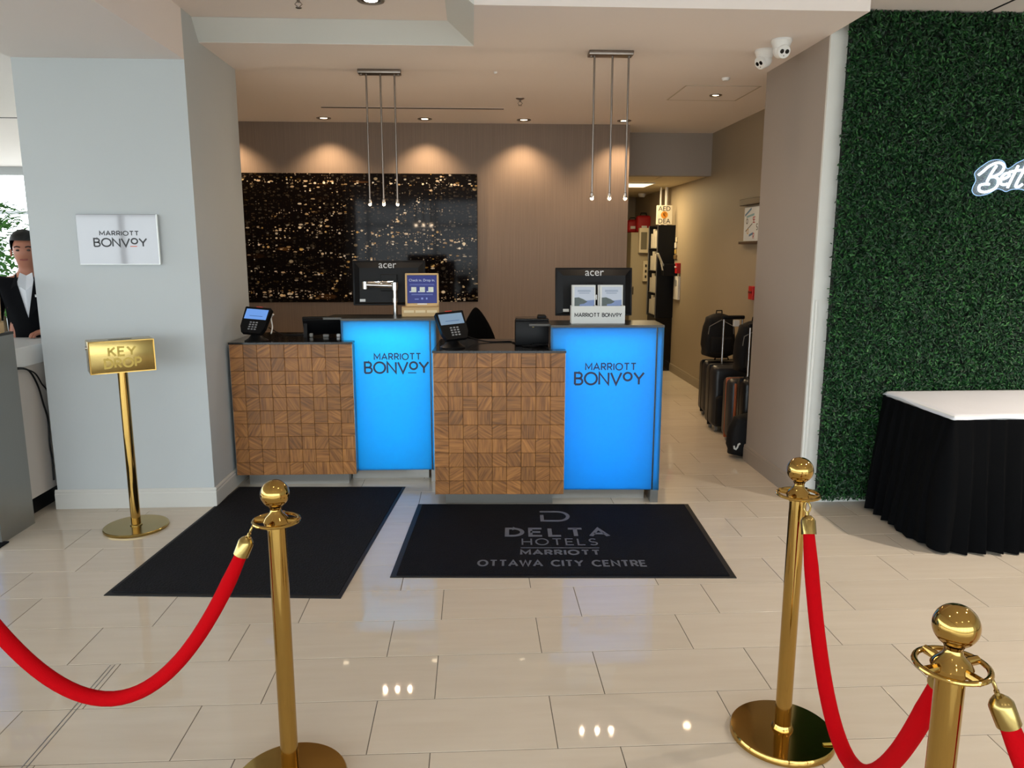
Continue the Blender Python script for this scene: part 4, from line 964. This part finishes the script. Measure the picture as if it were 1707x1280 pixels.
# ================================================================== hallway
XW = 2.65
cream = mat('cream_metal', '#cfc5ab', .45); beige_l = mat('beige_locker', '#a59a80', .5)
t = thing('display_cabinet', 'tall black display cabinet with white papers behind glass in the hallway', 'cabinet', (2.53, 10.3, 0))
obj('carcass', MB().box(-.11, .12, -.26, -.25, .72, 1.93).box(-.11, .12, .25, .26, .72, 1.93).box(.11, .12, -.25, .25, .72, 1.93).box(-.11, .11, -.25, .25, .72, .735).box(-.11, .11, -.25, .25, 1.915, 1.93), black_pl, t)
for k in range(4):
    z = .74+k*.295
    sf = obj('shelf', MB().box(-.10, .11, -.25, .25, z, z+.008), steel_dark, t)
    for j in range(4): obj('paper_stack', MB().box(-.09, .04, -.22+j*.115, -.13+j*.115, z+.008, z+.2+.03*((j*7+k*3) % 3)), mat('paper_white', '#cfcabd', .7), sf)
obj('glass_door', MB().box(-.116, -.112, -.245, .245, .73, 1.92), glass_clear, t)
obj('door_frame', MB().box(-.118, -.11, -.26, -.24, .72, 1.93).box(-.118, -.11, .24, .26, .72, 1.93), steel, t)
obj('base', MB().rbox(-.10, .12, -.24, .26, 0, .72, .004), black_gl, t)
a = at(1096, 342, y=9.98); b = at(1121, 374, y=9.98)
t = thing('aed_sign', 'small white defibrillator sign lettered in black above the black cabinet', 'sign', ((a.x+b.x)/2, 10.02, b.z), 0)
w, h = (b.x-a.x)/2, a.z-b.z
pl = obj('plate', MB().rbox(-w, w, -.006, .006, 0, h, .003), mat('sign_ivory', '#e6e0cc', .45), t)
obj('bracket', MB().box(-w*.4, w*.4, .006, .02, 0, h*.7), steel, t)
M = lambda x, z, hh: (x, -.006-hh, z)
obj('lettering', text_mb('AED', .085, lambda x, z, hh: M(x, z+h-.07, hh)), letter_black, pl); obj('lettering', text_mb('DEA', .085, lambda x, z, hh: M(x, z+.014, hh)), letter_black, pl)
obj('emblem', MB().lathe([(.040, 0), (.046, 0), (.046, .001), (.040, .001)], 28, (0, 0, 0), Matrix.Translation((0, -.006, h*.5)) @ Matrix.Rotation(R(90), 4, 'X')), mat('sign_orange', '#d08a2c', .5), pl)
L = MB(); ribbon(L, [(-.02, .02), (-.005, -.005), (.0, .004), (.014, -.022)], .008, .001, lambda x, z, hh: M(x, z+h*.5, hh)); ribbon(L, arc(.004, .012, .016, .014, -40, 200), .007, .001, lambda x, z, hh: M(x, z+h*.5, hh)); obj('emblem', L, mat('sign_brown', '#5a2a14', .5), pl)
for x_, r_, lab in ((at(1101, 330, y=10.35).x, .012, 'slim white conduit running up to the hallway ceiling'), (at(1112, 330, y=10.3).x, .02, 'thick white conduit running up to the hallway ceiling')):
    tag(obj('conduit', MB().cyl((x_, 10.33, 1.93), (x_, 10.33, 2.43), r_, 14), white_pl, smooth=True), lab, 'conduit')
t = thing('locker', 'beige metal locker at the end of the hallway', 'locker', (2.49, 11.6, 0))
obj('body', MB().rbox(-.155, .155, -.25, .25, 0, 1.86, .005), beige_l, t); obj('door', MB().rbox(-.145, .145, -.262, -.25, .06, 1.84, .003), beige_l, t)
obj('handle', MB().rbox(-.12, -.105, -.28, -.262, .95, 1.07, .003), steel_dark, t)
def red_bag(x, y, s, label):
    t = thing('first_aid_bag', label, 'bag', (x, y, 1.86))
    obj('body', MB().rbox(-.10*s, .10*s, -.07, .07, 0, .22*s, .05, 4), mat('red_nylon', '#9c1418', .6, bump=.2, bscale=80), t, True)
    obj('handle', MB().tube([(-.045, 0, .21*s), (-.04, 0, .25*s), (.04, 0, .25*s), (.045, 0, .21*s)], .009, 8), bag_black, t, True)
    obj('patch', MB().rbox(-.04, .04, -.074, -.068, .06, .10, .002), white_card, t)
red_bag(2.555, 11.55, 1.15, 'red first aid bag with a black handle on top of the beige locker'); red_bag(2.43, 11.75, .9, 'smaller red bag on top of the beige locker beside the other')
q = at(1074, 402, y=11.3); t = thing('wall_box', 'white metal box with a grey window fixed to the beige locker', 'box', (q.x, 11.335, q.z-.17))
obj('case', MB().rbox(-.085, .085, -.08, 0, 0, .36, .004), cream, t); obj('window', MB().rbox(-.06, .03, -.084, -.08, .05, .30, .002), mat('window_grey', '#75705f', .2), t)
q = at(1076, 452, y=11.3); t = thing('wall_box', 'narrow white switch box fixed below the other box', 'box', (q.x, 11.335, q.z-.15))
obj('case', MB().rbox(-.04, .04, -.05, 0, 0, .30, .004), cream, t)
for k in range(3): obj('switch', MB().rbox(-.012, .012, -.056, -.05, .05+k*.08, .09+k*.08, .002), steel_dark, t)
# fittings on the hallway wall (the wall faces -X)
def on_wall(p0, p1):     # two pixels, opposite corners, on the hallway wall
    a, b = at(*p0, x=XW), at(*p1, x=XW); return min(a.y, b.y), max(a.y, b.y), min(a.z, b.z), max(a.z, b.z)
y0, y1, z0, z1 = on_wall((1127, 460), (1133, 500))
t = thing('wall_switch', 'long white switch plate on the hallway wall', 'switch', (XW, (y0+y1)/2, z0)); hw = (y1-y0)/2
obj('plate', MB().rbox(-.03, 0, -hw, hw, 0, z1-z0, .003), white_pl, t); obj('rocker', MB().rbox(-.036, -.03, -hw*.4, hw*.4, (z1-z0)*.6, (z1-z0)*.85, .002), MATS['key_grey'], t)
y0, y1, z0, z1 = on_wall((1130, 440), (1136, 456))
t = thing('fire_alarm_pull', 'red fire alarm pull beside the black letter tray', 'fire alarm', (XW, (y0+y1)/2, z0))
obj('case', MB().rbox(-.05, 0, -.045, .045, 0, .13, .004), red_pl, t); obj('lever', MB().rbox(-.06, -.05, -.03, .03, .07, .09, .002), white_pl, t)
y0, y1, z0, z1 = on_wall((1249, 500), (1257, 478))
t = thing('fire_alarm_pull', 'red fire alarm pull under the notice board', 'fire alarm', (XW, 7.09, 1.16))
obj('case', MB().rbox(-.045, 0, -.055, .055, 0, .125, .004), red_pl, t); obj('lever', MB().rbox(-.055, -.045, -.035, .035, .06, .08, .002), mat('dark_red', '#6d0d10', .4), t)
q = at(1122, 452, y=9.75)
t = thing('letter_tray', 'black letter tray holding white papers on the hallway wall', 'letter tray', (2.56, 9.95, 1.28))
obj('body', MB().rbox(-.09, .09, -.09, .09, 0, .15, .004), black_pl, t)
obj('paper', MB().box(-.004, .004, -.05, .05, 0, .22, Matrix.Translation((-.07, -.02, .09)) @ Matrix.Rotation(R(-25), 4, 'Y')), white_card, t); obj('paper', MB().box(-.003, .003, -.03, .03, 0, .10, Matrix.Translation((-.10, -.06, .07)) @ Matrix.Rotation(R(-15), 4, 'Y')), white_card, t)
y0, y1, z0, z1 = on_wall((1124, 384), (1132, 432))
t = thing('key_tags', 'strip of paper tags and keys hung on the hallway wall', 'tags', (XW, (y0+y1)/2, z0))
for k, (dz, hh, m_) in enumerate(((.22, .06, cream), (.14, .07, MATS['paper_white']), (.07, .05, mat('tag_ochre', '#b59a55', .6)), (0, .05, mat('tag_brown', '#6b5533', .6)))):
    obj('tag', MB().rbox(-.012-.006*(k % 2), 0, -.05+.02*(k % 3), .03+.012*k, dz, dz+hh, .002), m_, t)
# notice board: two dark wooden rails and a poster
t = thing('notice_board', 'dark wooden poster rails with a printed poster on the hallway wall', 'notice board', (XW, 7.22, 1.675))
obj('rail', MB().rbox(-.05, 0, -.26, .28, .365, .425, .004), wood_dark, t); obj('rail', MB().rbox(-.05, 0, -.24, .26, 0, .03, .004), wood_dark, t)
po = obj('poster', MB().box(-.022, -.016, -.20, .2, .03, .345), mat('poster_white', '#c9d0d4', .4), t)
MW = lambda x, z, hh: (-.022-hh, -x, z)
for k, (x, z, s_, ch, m_) in enumerate(((.03, .20, .05, 'S', mat('ink_red', '#a0323a', .5)), (.06, .20, .05, 'E', MATS['ink_red']), (.05, .05, .05, 'R', MATS['ink_red']), (.13, .13, .055, 'S', letter_black))):
    L = MB(); letters(L, ch, x, x+.032, z, z+s_, .008, .001, MW); obj('lettering', L, m_, po)
for k, (x0, z0, x1, z1, m_) in enumerate(((-.18, .27, -.02, .33, mat('ink_blue', '#3f6f94', .5)), (-.14, .255, .06, .275, mat('ink_teal', '#79a3b0', .5)), (-.15, .12, .02, .19, letter_black), (-.05, .08, .05, .10, MATS['ink_blue']))):
    L = MB(); ribbon(L, [(x0, z0), (x1, z1)], .02 if k != 2 else .008, .0008, MW); obj('print_mark', L, m_, po)
for x, z, m_ in ((-.12, .215, letter_black), (-.09, .12, mat('ink_ochre', '#c79a58', .5))):
    L = MB(); ribbon(L, arc(x, z, .022, .022, 0, 360, 20), .009, .0008, MW); obj('print_mark', L, m_, po)
# hallway lamp panel
t = thing('ceiling_lamp', 'flat lit panel lamp in the hallway ceiling', 'ceiling light', (2.0, 9.9, 2.43))
obj('frame', MB().box(-.26, .26, -.3, .3, -.012, 0), white_pl, t); obj('diffuser', MB().box(-.24, .24, -.28, .28, -.014, -.012), emis('panel_glow', (1, .80, .5), 2), t)
area_light('panel_lamp', (0, 0, -.02), (0, 0, 0), .46, .55, 28, (1, .76, .42), t)
q = at(1066, 322, z=2.43); tag(obj('smoke_detector', MB().lathe([(0, -.05), (.04, -.05), (.055, -.02), (.055, 0)], 20, (2.52, 11.55, 2.43)), white_pl, smooth=True), 'white smoke detector on the hallway ceiling', 'smoke detector')

# ================================================================== luggage
def suitcase(P, rz, w, d, h, m, label, ribs=0, handle=0, band=None, lay=0, group='suitcases stored in the hallway'):
    t = thing('suitcase', label, 'suitcase', (*P, 0), R(rz), group)
    obj('shell', MB().rbox(-w/2, w/2, -d/2, d/2, .05, h, .05, 4), m, t, True)
    obj('zip', MB().rbox(-w/2-.003, w/2+.003, -.008, .008, .047, h+.003, .05, 4), band or black_pl, t, True)
    for k in range(ribs):
        x = -w/2+.05+(w-.1)*k/(ribs-1); obj('rib', MB().rbox(x-.008, x+.008, -d/2-.006, d/2+.006, .09, h-.04, .005, 2), m, t, True)
    for sx_ in (-1, 1):
        for sy_ in (-1, 1): obj('wheel', MB().cyl((sx_*(w/2-.05)-.012, sy_*(d/2-.05), .026), (sx_*(w/2-.05)+.012, sy_*(d/2-.05), .026), .026, 16), MATS['grey_plastic'], t, True)
    if handle:
        for s_ in (-1, 1): obj('handle_rod', MB().cyl((s_*.085, d*.2, h-.02), (s_*.085, d*.2, h+handle), .009, 12), chrome, t, True)
        obj('handle_grip', MB().rbox(-.105, .105, d*.2-.016, d*.2+.016, h+handle-.015, h+handle+.02, .012, 3), black_pl, t, True)
    else: obj('carry_handle', MB().tube([(-.07, 0, h-.005), (-.06, 0, h+.025), (.06, 0, h+.025), (.07, 0, h-.005)], .009, 8), black_pl, t, True)
    return t
suitcase((2.425, 7.28), 0, .38, .24, .56, case_grey, 'black hard suitcase standing farthest down the hallway')
t1 = suitcase((2.345, 6.72), 0, .42, .26, .60, case_grey, 'large charcoal suitcase with a tall chrome handle and front pocket', handle=.42)
obj('front_pocket', MB().rbox(-.19, .19, -.185, -.12, .06, .34, .03, 3), bag_black, t1, True)
obj('luggage_tag', MB().rbox(.0, .055, .03, .06, .94, 1.0, .006), white_card, t1)
t1 = suitcase((2.35, 6.24), 0, .44, .22, .56, mat('ribbed_shell', '#2a2a2d', .4), 'ribbed dark suitcase with brown zip bands', ribs=11, band=mat('brown_leather', '#a4552e', .5))
for k in range(3): obj('leather_band', MB().rbox(-.185+k*.028, -.168+k*.028, -.125, -.10, .07, .53, .004), MATS['brown_leather'], t1)
suitcase((2.315, 5.985), 0, .32, .19, .60, mat('black_shell', '#0e0e10', .35), 'tall black suitcase with chrome handle behind the partition wall end', handle=.42)
def soft_bag(name, P, z, w, d, h, label, rz=0, pocket=True, cat='backpack'):
    t = thing(name, label, cat, (P[0], P[1], z), R(rz))
    bm = bmesh.new(); bmesh.ops.create_cube(bm, size=1); bmesh.ops.subdivide_edges(bm, edges=bm.edges[:], cuts=6, use_grid_fill=True)
    rn = random.Random(int(P[0]*1000))
    for q in bm.verts:
        v = q.co*2; l = max(abs(v.x), abs(v.y), abs(v.z)); nrm = v.normalized()*l; u = v.lerp(nrm, .55)
        tz = (u.z+1)/2; k = 1-.22*tz*tz
        q.co = Vector((u.x*w/2*k+.004*math.sin(9*v.z+5*v.x), u.y*d/2*k+.006*math.sin(7*v.x+11*v.z), tz*h))
    bt = min(q.co.z for q in bm.verts)
    for q in bm.verts: q.co.z = max(0, (q.co.z-bt)*h/(max(1e-3, h-bt)) if False else q.co.z-bt)
    obj('body', MB().from_bm(bm), bag_black, t, True, ang=80)
    if pocket: obj('pocket', MB().rbox(-w*.32, w*.32, -d*.56, -d*.3, h*.12, h*.5, .03, 3), bag_black, t, True)
    if pocket: obj('zip', MB().tube([(-w*.36, -d*.38, h*.55), (-w*.34, -d*.42, h*.72), (0, -d*.38, h*.86), (w*.34, -d*.42, h*.72), (w*.36, -d*.38, h*.55)], .004, 6), MATS['grey_plastic'], t, True)
    obj('grab_loop', MB().tube([(-.03, 0, h*.93), (-.025, 0, h+.02), (.025, 0, h+.02), (.03, 0, h*.93)], .007, 8), bag_black, t, True)
    for s_ in (-1, 1): obj('strap', MB().tube([(s_*w*.2, d*.42, h*.9), (s_*w*.28, d*.52, h*.6), (s_*w*.3, d*.46, h*.1)], .012, 8), bag_black, t, True)
    return t
soft_bag('backpack', (2.36, 7.22), .587, .34, .22, .44, 'black backpack sitting on the farthest suitcase')
soft_bag('backpack', (2.36, 6.26), .587, .36, .22, .46, 'black backpack sitting on the ribbed suitcase')
t1 = soft_bag('duffel_bag', (2.20, 5.79), 0, .42, .16, .36, 'black sports bag with a white tick mark on the floor', pocket=False, cat='bag')
q = at(1226, 748, y=5.705); L = MB(); ribbon(L, [(-.012, .024), (-.008, .002), (.004, -.004), (.016, .012), (.022, .034), (.036, .042)], .012, .006, lambda x, z, hh: (q.x-2.20+x, -.080-hh, q.z+z)); obj('emblem', L, white_card, t1)

# ================================================================== person behind the white counter and plant
def skinned(name, chains, m, parent=None, sub=2):
    # chains: list of lists of (point, radius); a chain's first point may repeat an earlier one to branch
    V = []; E = []; Rr = []
    def idx(p, r):
        for i, q in enumerate(V):
            if (q-Vector(p)).length < 1e-4: return i
        V.append(Vector(p)); Rr.append(r); return len(V)-1
    for ch in chains:
        pr = None
        for p, r in ch:
            i = idx(p, r)
            if pr is not None and pr != i: E.append((pr, i))
            pr = i
    me = bpy.data.meshes.new(name); me.from_pydata([tuple(v) for v in V], E, []); o = bpy.data.objects.new(name, me); C.objects.link(o)
    md = o.modifiers.new('skin', 'SKIN'); md.use_smooth_shade = True
    for i, sv in enumerate(me.skin_vertices[0].data):
        r = Rr[i]; sv.radius = r if isinstance(r, tuple) else (r, r); sv.use_root = (i == 0)
    ms = o.modifiers.new('sub', 'SUBSURF'); ms.levels = ms.render_levels = sub
    dg = bpy.context.evaluated_depsgraph_get(); nm = bpy.data.meshes.new_from_object(o.evaluated_get(dg)); bpy.data.objects.remove(o)
    o = bpy.data.objects.new(name, nm); C.objects.link(o); nm.materials.clear(); nm.materials.append(m); o.parent = parent
    nm.polygons.foreach_set('use_smooth', [True]*len(nm.polygons)); return o
skin_m = mat('skin', '#a86f58', .5); suit = mat('black_suit', '#06070b', .8, bump=.1, bscale=200, spec=.15); shirt = mat('white_shirt', '#dfe2e8', .7); hair_m = mat('black_hair', '#0a0808', .5, bump=.4, bscale=120)
# local frame: person faces -Y
Hd = 1.60
body_ch = [[((0, 0, .98), .13), ((0, 0, 1.15), .12), ((0, .0, 1.35), .13), ((0, .005, 1.455), .075), ((0, .0, 1.50), .052), ((0, -.015, 1.545), .058), ((0, -.02, 1.60), (.078, .088)), ((0, -.012, 1.665), (.075, .085)), ((0, -.008, 1.715), .045)]]
for s_ in (-1, 1):
    body_ch.append([((0, .0, 1.35), .13), ((s_*.165, .01, 1.40), .055), ((s_*.215, .0, 1.25), .045)])
    body_ch.append([((0, 0, .98), .13), ((s_*.09, 0, .90), .085), ((s_*.10, -.005, .50), .055), ((s_*.10, .0, .08), .038), ((s_*.105, -.10, .035), .035)])
# his left arm rests on the counter, the other hangs bent
hands = {1: ((.215, 0, 1.25), (.235, -.09, 1.10), (.10, -.215, 1.088)), -1: ((-.215, 0, 1.25), (-.245, .02, 1.03), (-.24, -.06, .82))}
for s_ in (1, -1):
    a, b, c = hands[s_]; body_ch.append([(a, .045), (b, .04), (c, .028)])
    dv = (Vector(c)-Vector(b)).normalized(); pm = Vector(c)+dv*.05; body_ch.append([(c, .028), (tuple(pm), (.034, .018))])
    sd = Vector((-dv.y, dv.x, 0)).normalized()
    for k in range(4):
        r0 = pm+sd*(.024-.016*k); ln = (.062, .072, .068, .052)[k]
        body_ch.append([(tuple(pm), (.034, .018)), (tuple(r0+dv*.018), .0095), (tuple(r0+dv*(.018+ln*.5)+Vector((0, 0, -.006))), .0088), (tuple(r0+dv*(.014+ln*.8)+Vector((0, 0, -.026))), .0078)])
    tb = Vector(c)+dv*.015+sd*(.026*-s_)
    body_ch.append([(c, .028), (tuple(tb), .012), (tuple(tb+dv*.03+sd*(-s_*.014)), .0095), (tuple(tb+dv*.055+sd*(-s_*.010)+Vector((0, 0, -.012))), .008)])
PP = Vector((-3.03, 5.40, 0))
person = skinned('person', body_ch, skin_m)
# nose and chin: pull the face forward a little
for v in person.data.vertices:
    c = v.co
    if c.z > 1.52 and c.y < -.04 and abs(c.x) < .1:
        c.y -= .022*math.exp(-((c.x/.013)**2+((c.z-1.598)/.022)**2)); c.y -= .008*math.exp(-((c.x/.03)**2+((c.z-1.537)/.015)**2))
person.location = PP; person.rotation_euler = (0, 0, R(22))
tag(person, 'person in a black suit and white open collar standing behind the white counter', 'person')
hm = MB(); bm = bmesh.new(); bmesh.ops.create_uvsphere(bm, u_segments=24, v_segments=16, radius=1)
for q in bm.verts: q.co = Vector((q.co.x*.089, q.co.y*.102, q.co.z*.095))+Vector((0, .004, 1.668))
bmesh.ops.delete(bm, geom=[q for q in bm.verts if (q.co.y < -.055 and q.co.z < 1.668) or (q.co.y < -.02 and q.co.z < 1.64) or (q.co.y < .02 and q.co.z < 1.615) or q.co.z < 1.585], context='VERTS'); hm.from_bm(bm); obj('hair', hm, hair_m, person, True)
for s_ in (-1, 1):
    obj('ear', MB().ball((s_*.081, -.008, 1.605), .02, 14, sc=(.4, .7, 1.3)), skin_m, person, True)
    obj('eye', MB().ball((s_*.031, -.090, 1.622), .010, 12, sc=(1.2, .6, .7)), mat('eye_dark', '#2a1d18', .3), person, True)
    obj('eyebrow', MB().tube([(s_*.015, -.101, 1.642), (s_*.032, -.100, 1.648), (s_*.05, -.090, 1.642)], .004, 6), hair_m, person, True)
obj('mouth', MB().tube([(-.022, -.092, 1.560), (0, -.097, 1.558), (.022, -.092, 1.560)], .005, 8), mat('lips', '#8a4a42', .5), person, True)
jk = [[((0, 0, .86), (.18, .135)), ((0, 0, 1.0), (.165, .135)), ((0, .0, 1.15), (.155, .13)), ((0, .005, 1.32), (.17, .135)), ((0, .015, 1.42), (.10, .085))]]
for s_ in (1, -1):
    a, b, c = hands[s_]; jk.append([((0, .005, 1.32), (.17, .135)), ((s_*.16, .01, 1.395), .078), ((a[0], a[1], a[2]), .066), (b, .058), (tuple(Vector(b).lerp(Vector(c), .86)), .042)])
jacket = skinned('jacket', jk, suit, person)
tr_ = [[((0, 0, .93), .14)]]
for s_ in (-1, 1): tr_.append([((0, 0, .93), .14), ((s_*.09, 0, .84), .095), ((s_*.10, 0, .48), .075), ((s_*.10, 0, .08), .06)])
skinned('trousers', tr_, suit, person)
# open collar and shirt front, just proud of the jacket
def yj(x, z): return -.148-.02*math.cos(x*9) if z < 1.36 else -.125+.6*(z-1.36)
b = MB(); b.add([(0, -.172, 1.18), (-.05, -.155, 1.40), (-.035, -.075, 1.475), (0, -.07, 1.455), (.035, -.075, 1.475), (.05, -.155, 1.40), (0, -.168, 1.36)], [(0, 6, 1), (1, 6, 3, 2), (0, 5, 6), (5, 4, 3, 6)])
so = obj('shirt', b, shirt, person); md = so.modifiers.new('s', 'SOLIDIFY'); md.thickness = .006
for s_ in (-1, 1):
    b = MB(); b.add([(s_*.0, -.182, 1.17), (s_*.10, -.170, 1.30), (s_*.085, -.165, 1.37), (s_*.055, -.10, 1.475), (s_*.045, -.165, 1.40)], [(0, 1, 2, 4), (2, 3, 4)]); lo = obj('lapel', b, suit, person); md = lo.modifiers.new('s', 'SOLIDIFY'); md.thickness = .006
obj('name_badge', MB().rbox(.05, .115, -.178, -.172, 1.315, 1.332, .002), white_pl, person)

t = thing('potted_plant', 'leafy green plant in a white pot by the bright windows', 'plant', (-4.55, 7.6, 0))
obj('pot', MB().lathe([(0, 0), (.17, 0), (.21, .40), (.22, .42), (.20, .42), (.19, .36), (0, .36)], 28), white_pl, t, True)
obj('stem', MB().tube([(0, 0, .3), (.02, .01, .8), (0, .02, 1.3), (.02, 0, 1.7)], [.02, .018, .014, .008], 10), mat('bark', '#5b4a35', .8), t, True)
rn = random.Random(3); b = MB()
for k in range(1100):
    th = rn.uniform(0, 2*PI); z = rn.uniform(.95, 2.05); rr_ = rn.uniform(.05, .42)*math.sqrt(max(.05, 1-((z-1.5)/.62)**2)); c_ = Vector((rr_*math.cos(th), rr_*math.sin(th), z))
    d_ = Vector((math.cos(th)+rn.uniform(-.5, .5), math.sin(th)+rn.uniform(-.5, .5), rn.uniform(-.5, .6))).normalized(); s_ = d_.cross(Vector((0, 0, 1))).normalized(); n__ = s_.cross(d_); l_n = rn.uniform(.08, .14)
    b.add([c_, c_+d_*l_n*.5+s_*l_n*.2+n__*.008, c_+d_*l_n, c_+d_*l_n*.5-s_*l_n*.2+n__*.008], [(0, 1, 2), (0, 2, 3)])
lv = obj('foliage', b, mat('plant_leaf', '#5f9a4a', .5, var=.3, vscale=6), t); lv['kind'] = 'stuff'
